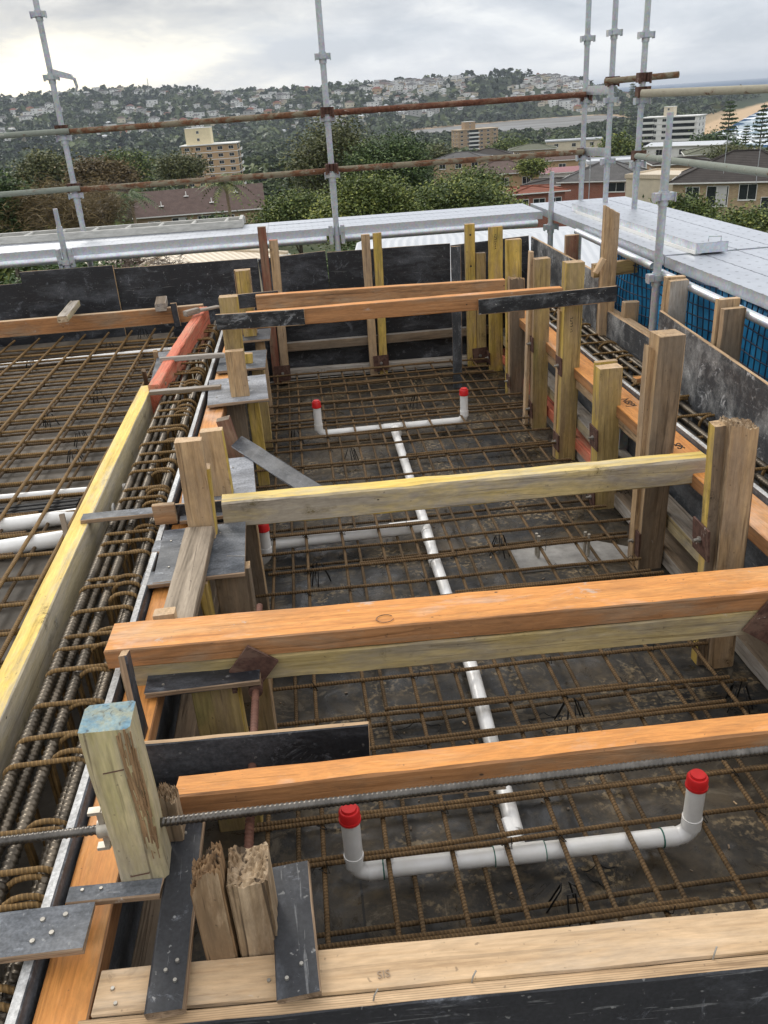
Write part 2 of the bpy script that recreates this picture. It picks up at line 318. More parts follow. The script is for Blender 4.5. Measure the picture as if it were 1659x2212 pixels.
# ------------------------------------------------------------------ timbers and sheets
def frame(A, B, up):
    X = (B - A).normalized(); Yv = Vector(up).cross(X).normalized(); Zv = X.cross(Yv).normalized(); return X, Yv, Zv
def T(name, label, cat, A, B, w, h, mats, up=UP, anc=(0, 0), group=None, parent=None, cham=.0035, warp=.0025, split=0, notch=None):
    """a sawn timber or sheet strip from A to B, w across, h along up; mats = (up faces, side faces, ends)"""
    A, B = Vector(A), Vector(B)
    if isinstance(mats, str): mats = (mats,) * 3
    X, Yv, Zv = frame(A, B, up); L = (B - A).length
    org = A - Yv * (anc[0] * w / 2) - Zv * (anc[1] * h / 2)
    rn = random.Random(hash((round(A.x, 3), round(A.y, 3), round(A.z, 3), name)) & 0xffff)
    c = min(cham, h * .2, w * .2); a, b = w / 2, h / 2
    sec = [(-a + c, b), (a - c, b), (a, b - c), (a, -b + c), (a - c, -b), (-a + c, -b), (-a, -b + c), (-a, b - c)]
    smat = [0, 0, 1, 1, 0, 0, 1, 1]
    n = max(2, min(26, int(L / .09)))
    ph = [rn.uniform(0, 6.3) for _ in range(4)]; V = []; Fs = []; mi = []
    for i in range(n + 1):
        t = i / n; x = t * L
        dy = warp * sin(ph[0] + t * 3.1) * L; dz = warp * sin(ph[1] + t * 2.7) * L
        for k, (y, z) in enumerate(sec):
            j = c * .55
            V.append((x + (rn.uniform(-1, 1) * .0025 if i in (0, n) else 0), y + dy + rn.uniform(-j, j) * .6, z + dz + rn.uniform(-j, j) * .6))
    for i in range(n):
        for k in range(8): Fs.append((i*8+k, (i+1)*8+k, (i+1)*8+(k+1)%8, i*8+(k+1)%8)); mi.append(smat[k])
    Fs.append(tuple(range(8))); mi.append(2)
    if not split:
        Fs.append(tuple(range(n*8, n*8+8))[::-1]); mi.append(2)
    else:                                            # a broken, splintered end at B: one skin from foot to tip
        V = []; Fs = []; mi = []
        ny, nz = 19, 17; g = {}
        def ss(t, h_): u = t * 2 - 1; return h_ * math.copysign(abs(u) ** .9, u)
        for iy in range(ny):
            for iz in range(nz):
                y = ss(iy / (ny - 1), a); z = ss(iz / (nz - 1), b)
                if iy in (0, ny - 1) and iz in (0, nz - 1): y *= 1 - c / a; z *= 1 - c / b
                q = noise.noise(Vector((y * 34 + ph[2], z * 34, ph[3]))) * .5 + noise.noise(Vector((y * 210, z * 210 + ph[2], 1))) * .3 + rn.uniform(-.22, .22)
                d = 0. if isinstance(split, tuple) and split[0] == 'cut' else split * (q - .1 + (.55 * (y / a) if w > .07 else .3 * y / a)) if not isinstance(split, tuple) else split[0] * q - split[1] * (1 - ((y / a) ** 2) * .5 - ((z / b) ** 2) * .5)
                if isinstance(split, tuple) and split[0] == 'cut': d = split[1] * (-y / a) + rn.uniform(-.002, .002)
                elif isinstance(split, tuple) and split[0] > .03: d = split[0] * q * 1.1 - split[1] * (max(0, y / a * .75 + .35) + .25 * abs(noise.noise(Vector((y * 60, z * 60, 2)))))
                V.append((L + d + rn.uniform(-.005, .005), y, z)); g[iy, iz] = iy * nz + iz
        for iy in range(ny - 1):
            for iz in range(nz - 1):
                Fs.append((g[iy, iz], g[iy, iz+1], g[iy+1, iz+1], g[iy+1, iz])); mi.append(2)
        per = [g[iy, nz-1] for iy in range(ny)] + [g[ny-1, iz] for iz in range(nz-2, -1, -1)] + [g[iy, 0] for iy in range(ny-2, -1, -1)] + [g[0, iz] for iz in range(1, nz-1)]
        m_ = len(per); prev = per; k_ = 8
        for i in range(1, k_ + 1):
            cur = []
            for vi in per:
                p = V[vi]; t = i / k_; x = min(p[0] - .01 * i, L - .05) * (1 - t) if i < k_ else 0.
                cr = noise.noise(Vector((x * 6, p[1] * 60, p[2] * 60 + ph[0]))) * .0025
                cur.append(len(V)); V.append((x, p[1] * (1 + cr / a), p[2] * (1 + cr / b)))
            for k in range(m_): Fs.append((prev[k], cur[k], cur[(k+1) % m_], prev[(k+1) % m_])); mi.append(0 if (k < ny - 1 or ny + nz - 2 <= k < 2 * ny + nz - 3) else 1)
            prev = cur
        Fs.append(tuple(prev)); mi.append(2)
    me = bpy.data.meshes.new(name); me.from_pydata(V, [], Fs)
    for m in mats: me.materials.append(M[m])
    me.polygons.foreach_set('material_index', mi)
    bm = bmesh.new(); bm.from_mesh(me); bmesh.ops.recalc_face_normals(bm, faces=bm.faces); bm.to_mesh(me); bm.free()
    o = bpy.data.objects.new(name, me); COL.objects.link(o)
    R = Matrix((X, Yv, Zv)).transposed().to_4x4(); o.matrix_world = Matrix.Translation(org) @ R
    if parent: o.parent = parent; o.matrix_parent_inverse = parent.matrix_basis.inverted()
    tag(o, label, cat, group); o['hw'] = (w, h, L)
    return o
def part(parent, mb, name, mats, label=None):
    """mesh given in the parent's own axes"""
    o = mb.build(name, mats); o.parent = parent
    if label: o['label'] = label
    return o
def screws(t, spots, face=1, r=.0045, name='screw', mat='steel'):
    w, h, L = t['hw']
    for (x, y) in spots:
        mb = MB(); z = face * h / 2
        mb.tube([(0, 0, -.004), (0, 0, .0035)], [r, r * .85], 8); o = part(t, mb, name, M[mat]); o.location = (x * L, y * w / 2, z)
def washer(t, x, y, ax='Z', s=.1, sgn=1, rot=.04, mat='rust'):
    """square steel plate with a bolt; part of the timber it is bolted to"""
    w, h, L = t['hw']
    mb = MB(); mb.box((0, 0, .004), (s, s, .008)); p = part(t, mb, 'washer_plate', M[mat])
    m2 = MB(); m2.tube([(0, 0, .008), (0, 0, .016)], .013, 6, smooth=False); m2.tube([(0, 0, .014), (0, 0, .034)], .0075, 8)
    bolt = part(p, m2, 'bolt', M['steel'])
    if ax == 'Z': p.location = (x * L, y * w / 2, sgn * (h / 2 + .001)); p.rotation_euler = (0 if sgn > 0 else pi, 0, rot)
    else: p.location = (x * L, sgn * (w / 2 + .001), y * h / 2); p.rotation_euler = (-sgn * pi / 2, 0, rot)
    return p
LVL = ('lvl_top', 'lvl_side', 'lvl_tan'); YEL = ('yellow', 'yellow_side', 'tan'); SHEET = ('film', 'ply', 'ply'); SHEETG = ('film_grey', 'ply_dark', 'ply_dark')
def post(name, label, TL, TR, bot, y, th, mats, group=None, cat='timber post', zbot=None, **k):
    """upright whose front face lies at depth y; TL, TR pixels of its front top corners, bot a pixel on the middle of its foot"""
    a, b = Yp(*TL, y), Yp(*TR, y); w = abs(b.x - a.x); top = (a + b) / 2; foot = Yp(*bot, y)
    if zbot is not None: foot = foot + (top - foot) * ((zbot - foot.z) / (top.z - foot.z))
    return T(name, label, cat, foot, top, w, th, mats, up=FRONT, anc=(0, 1), group=group, warp=.001, **k)
G_R = 'timber posts along the right side form'; G_W = 'timber posts at the back wall'; G_L = 'timber posts on the left form'
# --- structure: the slab soffits
def sheet(name, x0, x1, y0, y1, z, mat, th=.1):
    mb = MB(); mb.box(((x0+x1)/2, (y0+y1)/2, z - th/2), (x1-x0, y1-y0, th)); o = mb.build(name, M[mat]); o['kind'] = 'structure'; return o
sheet('pit_floor', -.56, 1.74, .93, 7.0, 0, 'pit'); sheet('slab_floor', -6.2, -1.11, -.6, 7.3, .43, 'dust')
sheet('trench_floor', -1.1, -.57, -.6, 7.3, -.04, 'dust', .06); sheet('right_trench_floor', 1.76, 2.075, -.6, 7.3, -.04, 'dust', .06); sheet('far_trench_floor', -.56, 1.75, 7.03, 7.34, -.04, 'dust', .06)
mb = MB(); mb.box((-1.9, 3.2, -5.2), (8.6, 8.4, 9.9)); b_ = mb.build('concrete_building', M['concdark']); tag(b_, 'grey concrete building under construction below the formwork deck', 'building')
# --- long boards either side of the left beam
a, b = Zp(20, 1417, .6), Zp(309, 838, .6); d = (b - a) / (b.y - a.y)
T('formwork_board', 'long yellow painted board on edge along the left rebar beam', 'board', a + d * (-.3 - a.y), b, .074, .165, ('yellow', 'board_side', 'tan'), anc=(1, 1))
a, b = Vector((-.965, 4.98, .655)), Vector((-.815, 6.84, .72))
T('formwork_board', 'red painted board on edge beyond the yellow one', 'board', a, b, .072, .2, ('red', 'red', 'red'), anc=(1, 1), cham=.006)
a = Zp(322, 808, .62); T('formply_offcut', 'grey formply offcut lying where the red and yellow boards meet', 'formply offcut', Zp(340, 832, .617), Zp(358, 762, .617), .1, .017, SHEETG)
T('side_form', 'tall formply sheet forming the inner side of the left rebar beam', 'formply sheet', (-.655, .2, .615), (-.605, 6.95, .615), .62, .024, ('film_grey', 'edge_pale', 'ply_dark'), up=Vector((1, 0, 0)), anc=(1, 1), warp=.0008)
T('waler', 'orange plank laid flat along the top of the left form', 'waler', (-.632, .45, .60), (-.575, 6.9, .60), .105, .06, ('lvl_top', 'lvl_side', 'lvl_tan'), anc=(1, 1))
T('waler', 'lower brown waler under the left form plank', 'waler', (-.60, .5, .24), (-.56, 6.9, .24), .07, .09, 'brown', anc=(1, 1))
# --- right side form
T('side_form', 'formply sheet with pale top edge behind the right walers', 'formply sheet', (1.733, .3, .625), (1.728, 7.0, .625), .64, .018, ('film_grey', 'edge_pale', 'ply_dark'), up=Vector((-1, 0, 0)), anc=(-1, 1), warp=.0005)
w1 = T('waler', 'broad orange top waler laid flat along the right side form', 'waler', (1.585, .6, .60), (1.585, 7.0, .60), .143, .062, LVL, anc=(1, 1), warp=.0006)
T('waler', 'tan second waler tucked under the orange top waler', 'waler', (1.60, 3.5, .525), (1.60, 5.6, .525), .12, .05, 'tan', anc=(1, 1))
T('waler', 'worn yellow and white middle waler of the right side form', 'waler', (1.625, 1.0, .285), (1.63, 7.0, .285), .1, .075, ('grey', 'yellow_side', 'grey'), anc=(1, 1))
T('waler', 'red painted lower waler at the far part of the right form', 'waler', (1.615, 4.15, .14), (1.62, 6.95, .14), .11, .075, 'red', anc=(1, 1))
T('waler', 'grey weathered kicker timber along the right floor edge', 'waler', (1.605, 1.2, .085), (1.61, 4.1, .085), .13, .08, ('brown', 'grey', 'grey'), anc=(1, 1))
T('waler', 'grey kicker plank under the red waler', 'waler', (1.63, 4.15, .06), (1.63, 6.95, .06), .1, .055, 'grey', anc=(1, 1))
mb = MB(); mb.box((0, 0, 0), (.05, .012, .42)); o = mb.build('steel_strap', M['galv_dull']); o.location = Xp(1350, 905, 1.7); o.location.z = .32; tag(o, 'grey galvanised strap standing between right posts behind the walers', 'steel strap')
# lettering stamped on the orange waler
def letters(parent, txt, loc, rot, size, mat):
    cu = bpy.data.curves.new('lettering', 'FONT'); cu.body = txt; cu.size = size; cu.extrude = .0006; cu.align_x = 'CENTER'
    t_ = bpy.data.objects.new('text', cu); COL.objects.link(t_); me = bpy.data.meshes.new_from_object(t_.evaluated_get(bpy.context.evaluated_depsgraph_get())); bpy.data.objects.remove(t_); me.name = 'lettering'; me.materials.clear(); me.materials.append(M[mat])
    o = link('lettering', me); o.parent = parent; o.location = loc; o.rotation_euler = rot; return o
q = Zp(1368, 868, .601); letters(w1, 'NBPJ', (q.y - .6, .02, .0316), (0, 0, pi), .062, 'ink')
q = Zp(1474, 962, .601); letters(w1, 'SPS', (q.y - .6, .02, .0316), (0, 0, pi), .05, 'ink')
def stamp(t, x, y, n, s, face=1):                    # an illegible faded ink stamp: short worn strokes
    w, h, L = t['hw']; mb = MB(); rn = random.Random(n * 7)
    for i in range(n):
        mb.box((i * s * .8, rn.uniform(-.1, .1) * s, 0), (s * .16, s * rn.uniform(.4, .9), .0008))
        if rn.random() < .6: mb.box((i * s * .8 + s * .25, rn.choice((-.35, .3, 0)) * s, 0), (s * .45, s * .15, .0008))
    o = part(t, mb, 'ink_stamp', M['ink']); o.location = (x, y, face * (h / 2 + .0006)); return o
# posts of the right side
def rp(lbl, TL, TR, bot, y, th, mats, **k): return post('timber_post', lbl, TL, TR, bot, y, th, mats, group=G_R, zbot=.0, **k)
p = rp('tall bright yellow post nearest the back right corner', (1057, 492), (1087, 489), (1072, 802), 6.74, .045, ('yellow_stain', 'yellow_stain', 'tan')); washer(p, .1, 0, 'Y', .1, 1); stamp(p, 1.0, .008, 7, .022)
p = rp('short tan post in front of the taller yellow one near the corner', (1100, 603), (1134, 600), (1117, 857), 6.04, .05, ('brown', 'tan', 'tan'), split=.02); washer(p, .14, 0, 'Y', .1, 1)
p = rp('yellow topped post behind the short tan post', (1094, 519), (1127, 516), (1110, 840), 6.10, .05, ('yellow_stain', 'yellow_stain', 'tan'))
p = rp('tan post with a rounded corner, third from the back corner', (1155, 561), (1190, 558), (1165, 925), 5.34, .075, ('olive', 'tan', 'tan')); washer(p, .12, 0, 'Y', .11, 1); washer(p, .52, 0, 'Y', .1, 1)
p = rp('thin tan board fixed to the left of the rounded post', (1146, 545), (1154, 544), (1136, 930), 5.39, .06, ('tan', 'pine', 'tan'))
p = rp('tall yellow post at the right end of the black ended cross beam', (1224, 569), (1264, 566), (1224, 993), 4.74, .085, ('olive', 'yellow_stain', 'tan')); washer(p, .1, 0, 'Y', .11, 1, mat='rust'); washer(p, .5, -.2, 'Y', .11, 1); stamp(p, .82, .01, 6, .02)
p = rp('slim split batten beside the tall yellow post', (1209, 673), (1219, 672), (1203, 985), 4.80, .05, ('olive', 'tan', 'tan'), split=.015)
p = rp('lower yellow tan post with rust plate between two taller ones', (1297, 798), (1346, 795), (1307, 1100), 4.03, .085, ('olive', 'yellow_stain', 'pine')); washer(p, .52, 0, 'Y', .12, 1); washer(p, .08, 0, 'Y', .1, 1)
p = rp('low yellow post just behind the rust plated one', (1288, 784), (1335, 780), (1298, 1080), 4.13, .04, ('yellow_stain', 'yellow_stain', 'tan'))
p = rp('large brown weathered post with a knot, left of the tall dusty panel', (1426, 729), (1484, 724), (1402, 1231), 3.36, .11, ('brown', 'tan', 'tan')); washer(p, .12, 0, 'Y', .13, 1)
p = rp('tan board standing against the left of the large brown post', (1402, 755), (1423, 752), (1373, 1222), 3.40, .06, ('tan', 'tan', 'tan'), split=.02)
p = rp('splintered top tan post at the right end of the yellow beam', (1578, 926), (1643, 920), (1556, 1445), 2.568, .09, ('tan', 'splinter', 'splinter'), split=.024); p_near = p
p = rp('yellow sided post behind the splintered post', (1545, 921), (1590, 917), (1525, 1440), 2.60, .055, ('brown', 'yellow_stain', 'tan'))
washer(p, .55, -.2, 'Y', .13, 1)
# --- far wall: lower panel, walers, posts
T('far_form', 'lower black formply panel of the far wall behind the posts', 'formply sheet', (-.55, 7.02, .6), (1.72, 7.02, .6), .6, .018, ('film', 'ply_dark', 'ply_dark'), up=FRONT, anc=(1, 1), warp=.0004)
T('waler', 'brown top waler across the far wall, half hidden by cross beams', 'waler', (-.45, 6.97, .6), (1.6, 6.97, .6), .05, .09, 'brown', up=FRONT, anc=(1, 0))
T('waler', 'worn middle waler across the lower far wall', 'waler', Yp(620, 742, 6.94), Yp(1060, 704, 6.94), .06, .07, ('grey', 'brown', 'grey'), anc=(-1, 1))
T('waler', 'pale grey bottom waler across the foot of the far wall', 'waler', Yp(622, 800, 6.93), Yp(1055, 765, 6.93), .06, .075, 'grey', anc=(-1, 1))
def wp(lbl, TL, TR, bot, y, mats, th=.05, **k): return post('timber_post', lbl, TL, TR, bot, y, th, mats, group=G_W, zbot=.02, **k)
wp('dark red brown post at the left of the far wall', (556, 492), (574, 490), (598, 815), 6.87, ('redbrown', 'redbrown', 'brown'))
p = wp('tan post with a red painted top beside the red brown post', (581, 520), (600, 518), (617, 815), 6.86, ('tan', 'tan', 'red')); washer(p, .08, .6, 'Z', .13)
wp('tan post left of the pair in the middle of the far wall', (780, 508), (798, 506), (809, 800), 6.88, ('tan', 'tan', 'pine'))
p = wp('yellow post right of the pair in the middle of the far wall', (806, 505), (824, 503), (829, 795), 6.87, ('yellow_stain', 'yellow_stain', 'tan')); washer(p, .09, .6, 'Z', .13)
p = wp('yellow tan post with bolt holes right of the black upright strip', (1005, 486), (1026, 483), (1021, 782), 6.88, ('yellow_stain', 'olive', 'tan'))
for zz in (.55, .72, .93): 
    m = MB(); m.tube([(0, 0, -.004), (0, 0, .001)], .009, 10); q = part(p, m, 'bolt_hole', M['ink']); w, h, L = p['hw']; q.location = (zz * L, 0, h / 2)
p = wp('short stub post beside the bolt holed post', (1029, 548), (1049, 546), (1042, 780), 6.87, ('olive', 'tan', 'brown')); washer(p, .1, .5, 'Z', .13)
T('formply_strip', 'narrow black formply strip standing upright before the far wall', 'formply strip', Yp(988, 838, 6.4), Yp(985, 532, 6.4), .075, .017, SHEETG, up=FRONT)
# --- outer far panels and right panels (dark formply)
def fp(lbl, x0, y0, x1, y1, hgt, mat='film', y=7.36, dz=0):
    return T('form_panel', lbl, 'form panel', Yp(x0, y0, y), Yp(x1, y1, y), hgt, .018, (mat, 'ply', 'ply'), up=FRONT, anc=(1, 1), warp=.0006, group='dark formply panels along the far edge')
fp('dark grey formply panel at the far left edge of the picture', -700, 684, 54, 611, .75, 'film_dusty')
fp('plain black formply panel, second from the left', 42, 588, 243, 573, .8, 'film', 7.34)
fp('scuffed dark formply panel carrying white scratches behind the brown waler', 246, 580, 556, 558, .8, 'film_dusty', 7.37)
fp('black formply panel between the red brown post and the middle posts', 557, 560, 702, 542, .8, 'film', 7.36)
fp('black formply panel behind the middle pair of posts', 707, 545, 972, 526, .85, 'film', 7.365)
fp('black formply panel closing the far right corner', 974, 530, 1142, 509, .85, 'film_dusty', 7.36)
x_ = 2.08
def sp(lbl, A, B, hgt, mat, **k): return T('form_panel', lbl, 'form panel', A, B, hgt, .018, (mat, 'ply', 'ply'), up=Vector((-1, 0, 0)), anc=(-1, 1), warp=.0006, group='dark formply panels along the right edge', **k)
a = Yp(1147, 511, 7.35); sp('plaster streaked black panel running from the far right corner', Xp(1294, 591, 2.03), a, .85, 'film_plaster')
sp('low white smeared black panel under a brown timber edge', Xp(1440, 752, 2.05), Xp(1290, 657, 2.05), .8, 'film_plaster')
T('timber_capping', 'brown timber laid along the top of the low smeared panel', 'timber', Xp(1440, 752, 2.06) + Vector((.02, 0, 0)), Xp(1290, 657, 2.06) + Vector((.02, 0, 0)), .05, .045, ('tan', 'brown', 'tan'), anc=(1, 1))
sp('tall grey panel with white plaster smears nearest on the right', Xp(1425, 671, 2.02).lerp(Xp(1700, 858, 1.96), 2.2), Xp(1425, 671, 2.02), .95, 'film_plaster')
# --- left far waler and things on it
p = T('waler', 'brown waler with a faded stamp along the far left edge', 'waler', Yp(437, 656, 6.9).lerp(Yp(-60, 699, 6.9), 2.), Yp(437, 656, 6.9), .06, .125, ('pine', 'lvl_side', 'tan'), anc=(-1, 1)); q = MB(); rn = random.Random(5)
for i in range(10): q.box((i * .032, 0, rn.uniform(-.006, .006)), (.005, .0008, rn.uniform(.015, .03))); q.box((i * .032 + .01, 0, rn.choice((-.01, .01))), (.016, .0008, .004))
q = part(p, q, 'ink_stamp', M['ink']); q.location = (1.35 + (Yp(437, 656, 6.9) - Yp(-60, 699, 6.9)).length, -.0308, .01)
T('timber_offcut', 'pale split offcut lying across the far left waler', 'timber offcut', Zp(135, 690, .80), Zp(163, 655, .78), .075, .045, ('grey', 'pale_green', 'splinter'), split=.03)
T('timber_offcut', 'short weathered block on the far left waler', 'timber offcut', Yp(347, 664, 6.82), Yp(350, 648, 7.05), .085, .06, ('brown', 'grey', 'grey'))
T('formply_strip', 'small black formply strip hung over the end of the far left waler', 'formply strip', Yp(385, 705, 6.86), Yp(374, 655, 6.86), .05, .014, SHEET, up=FRONT)
T('timber_offcut', 'small pale block on top of the red board', 'timber offcut', Zp(400, 678, .75), Zp(428, 670, .75), .05, .04, 'grey')
T('timber_batten', 'thin grey batten from the red board to the left post', 'batten', Zp(425, 672, .745), Zp(472, 662, .745), .05, .018, 'grey')
# --- spacer battens over the left rebar beam
T('timber_batten', 'thin grey batten lying across the rebar beam beside the red board', 'batten', Zp(345, 778, .68), Zp(484, 767, .66), .035, .03, 'grey')
T('timber_batten', 'wider grey batten across the rebar beam at the end of the yellow board', 'batten', Zp(324, 848, .63), Zp(477, 836, .63), .05, .022, ('grey', 'brown', 'tan'))
T('formply_strip', 'dark formply strip laid over the yellow board and rebar beam', 'formply strip', Zp(178, 1121, .62), Zp(352, 1105, .62), .065, .02, SHEETG)
T('plywood_block', 'raw plywood block on the end of the dark strip', 'plywood block', Zp(333, 1112, .66), Zp(380, 1107, .66), .03, .085, ('tan', 'lvl_tan', 'splinter'))
T('timber_stake', 'thin stake standing in the left mesh beside the yellow board', 'stake', Zp(148, 1178, .5), Zp(134, 1112, .58), .025, .02, 'brown')
T('timber_stake', 'short stake in the left mesh near the red board', 'stake', Zp(316, 828, .55), Yp(310, 800, 5.2), .025, .02, 'brown', up=FRONT)
T('timber_stake', 'second short stake by the end of the thin grey batten', 'stake', Zp(340, 785, .58), Yp(335, 758, 5.7), .03, .02, 'tan', up=FRONT)
# --- plates on the left form
def plate(lbl, x0, x1, y0, y1, z=.62, mat='film_grey', skew=0.):
    t = T('formply_plate', lbl, 'formply plate', (x0, (y0+y1)/2, z), (x1, (y0+y1)/2 + skew, z), y1 - y0, .018, (mat, 'ply_dark', 'ply_dark'), anc=(0, -1), group='formply plates bridging the left form')
    screws(t, [(.12, .5), (.15, -.5), (.7, .6)]); return t
plate('small far formply plate under the furthest left post', -.56, -.25, 6.02, 6.35, .6, 'film_dusty')
plate('grey formply plate with a bent nail, second from the far end', -.58, -.27, 5.28, 5.72, .602, 'film_grey')
plate('pale smeared formply plate under the black ended cross beam post', -.60, -.255, 4.60, 5.1, .603, 'film_pale', .02)
plate('wide bluish smeared formply plate behind the yellow beam', -.60, -.285, 3.12, 3.75, .602, 'film_pale', .02)
plate('scratched formply plate in front of the yellow beam with a nail on it', -.63, -.305, 2.63, 3.05, .603, 'film_grey', .01)
plate('narrow black formply plate under the long orange beam', -.56, -.23, 2.0, 2.13, .6, 'film')
# legs under the plates
for lb, x, y, w, th, ms in (('brown leg under the far pale plate', -.45, 4.74, .12, .05, ('brown', 'brown', 'brown')), ('yellow green leg right of the brown leg', -.345, 4.82, .07, .05, ('yellow_stain', 'yellow_stain', 'tan')), ('yellow leg under the second far plate', -.33, 5.4, .08, .05, ('olive', 'olive', 'tan')), ('tan leg under the furthest plate', -.33, 6.1, .07, .05, ('tan', 'tan', 'tan')), ('grey brown leg under the scratched plate', -.35, 2.70, .13, .06, ('brown', 'brown', 'tan')), ('slim yellow leg beside the raked plank', -.45, 2.62, .035, .07, ('yellow_stain', 'yellow_stain', 'tan')), ('brown leg under the bluish plate', -.33, 3.3, .08, .06, ('brown', 'tan', 'tan')), ('olive leg under the narrow black plate', -.37, 2.05, .14, .06, ('olive', 'yellow_stain', 'tan')), ('short split leg behind the double beam', -.27, 2.3, .07, .06, ('olive', 'tan', 'tan'))):
    T('timber_prop', lb, 'timber prop', (x, y, 0), (x, y, .6), w, th, ms, up=FRONT, anc=(0, 1), group='short legs under the left plates')
# posts on the left form
def lp(lbl, TL, TR, bot, y, th, mats, z=.62, **k): return post('timber_post', lbl, TL, TR, bot, y, th, mats, group=G_L, zbot=z, **k)
lp('tan post top behind the furthest yellow left post', (505, 584), (540, 582), (540, 728), 6.2, .04, ('tan', 'tan', 'pine'))
lp('yellow post with a slanted top, furthest on the left form', (508, 587), (536, 583), (541, 728), 6.14, .05, ('yellow_stain', 'yellow_stain', 'tan'))
lp('yellow post at the left end of the black ended cross beam', (472, 645), (512, 641), (517, 850), 4.80, .085, ('olive', 'yellow_stain', 'tan'))
lp('lower tan timber strapped to the front of the left yellow post', (485, 762), (525, 758), (519, 853), 4.70, .05, ('tan', 'tan', 'pine'), z=.622)
lp('yellow offcut standing on the grey plate with the bent nail', (527, 766), (545, 763), (537, 783), 5.4, .04, ('yellow_stain', 'yellow_stain', 'tan'), z=.62)
lp('red brown stub post at the top of the black brace', (466, 910), (495, 907), (510, 990), 3.95, .06, ('redbrown', 'redbrown', 'brown'), z=.5)
lp('tan post with paler top just behind the big left post', (431, 935), (480, 931), (478, 1060), 3.33, .05, ('tan', 'yellow_stain', 'pine'), z=.62)
lp('big tan post with a rounded top corner left of the yellow beam', (376, 957), (434, 952), (436, 1152), 2.93, .05, ('tan', 'tan', 'pine'), z=.62)
lp('yellow timber behind the big left post', (440, 1015), (452, 1013), (470, 1215), 2.96, .06, ('yellow_stain', 'yellow_stain', 'tan'), z=.62)
T('raked_plank', 'weathered grey plank with wavy grain leaning down from the big left post', 'plank', Zp(380, 1362, .64), Yp(432, 1148, 2.92), .108, .04, ('plankgrey', 'brown', 'brown'), up=Vector((0, -.5, .85)))
T('pine_block', 'fresh pine block standing behind the orange beam', 'timber block', Zp(364, 1364, .62), Zp(364, 1364, .62) + Vector((0, 0, .075)), .068, .045, ('pine', 'pine', 'pine'), up=FRONT)
for lb, u, v in (('small grey formply tab on the left plank beside the raked plank', 372, 1185), ('lower grey formply tab on the left plank', 352, 1255)):
    q = Zp(u, v, .602); T('formply_tab', lb, 'formply tab', q - Vector((.07, 0, 0)), q + Vector((.07, 0, 0)), .1, .017, SHEETG, anc=(0, -1))
T('brace', 'dark grey formply brace sloping from the red brown stub to the yellow beam', 'brace', Yp(512, 955, 3.9), Yp(690, 1068, 3.24), .076, .018, ('film', 'film_pale', 'ply'), up=Vector((-.2, -.62, .75)))
# --- cross beams
b1 = T('cross_beam', 'tan cross beam with black formply splice at each end', 'cross beam', Yp(530, 676, 4.68), Yp(1215, 623, 4.65), .06, .088, ('lvl_top', 'lvl_side', 'lvl_tan'), anc=(-1, 1), group='timber beams across the pit')
for (x0, y0), (x1, y1), nm in (((465, 680), (656, 668), 'left'), ((1034, 647), (1333, 618), 'right')):
    T('splice_plate', None, None, Yp(x0, y0, 4.66 if nm == 'left' else 4.64), Yp(x1, y1, 4.655 if nm == 'left' else 4.63), .088, .017, ('film_scuffed', 'ply', 'ply'), up=FRONT, anc=(1, 1), parent=b1, warp=.0004)
T('cross_beam', 'plain tan cross beam behind the black ended one', 'cross beam', Yp(552, 640, 5.9), Yp(1092, 604, 5.9), .06, .098, ('lvl_top', 'lvl_tan', 'lvl_tan'), anc=(-1, 1), group='timber beams across the pit')
T('formply_strip', 'thin black formply strip on end behind the left cross beam posts', 'formply strip', Yp(500, 638, 5.95), Yp(600, 628, 5.95), .1, .017, SHEET, up=FRONT, anc=(1, 1))
T('cross_beam', 'thick yellow topped cross beam with worn grey face', 'cross beam', Yp(478, 1085, 3.06), Yp(1532, 990, 3.13), .088, .115, ('yellow', 'yellow_face', 'tan'), anc=(-1, 1), group='timber beams across the pit', cham=.007)
T('formply_strip', 'black formply strip with pale top edge behind the yellow beam', 'formply strip', Yp(340, 1093, 3.17), Yp(1250, 1009, 3.17), .1, .016, SHEET, up=FRONT, anc=(1, 1))
A_, B_ = Zp(224, 1409, .72), Zp(1720, 1270, .72)
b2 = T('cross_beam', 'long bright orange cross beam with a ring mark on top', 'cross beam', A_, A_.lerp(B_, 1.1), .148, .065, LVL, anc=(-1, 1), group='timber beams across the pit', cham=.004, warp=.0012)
mr = MB(); mr.tube([(cos(t) * .026, sin(t) * .02, 0) for t in np.linspace(.6, 6.0, 22)], .0013, 5); o = part(b2, mr, 'ring_mark', M['redbrown']); o.location = (.82, -.035, .0335)
b3 = T('cross_beam', 'worn yellow beam directly under the long orange one', 'cross beam', A_ + Vector((.03, .004, -.066)), A_.lerp(B_, 1.1) + Vector((-.04, .004, -.066)), .1, .086, ('olive_face', 'olive_face', 'tan'), anc=(-1, 1), group='timber beams across the pit', cham=.005)
b4 = T('cross_beam', 'shorter orange beam with white plaster patches behind the shiny rod', 'cross beam', Zp(376, 1716, .70), Zp(376, 1716, .70).lerp(Zp(1720, 1582, .70), 1.38), .07, .074, LVL, anc=(-1, 1), group='timber beams across the pit', cham=.005)
T('timber_batten', 'thin brown batten just under the plaster patched orange beam', 'batten', Zp(392, 1786, .62) + Vector((0, .035, 0)), Zp(1100, 1722, .62) + Vector((0, .035, 0)), .05, .012, 'brown', anc=(-1, 1))
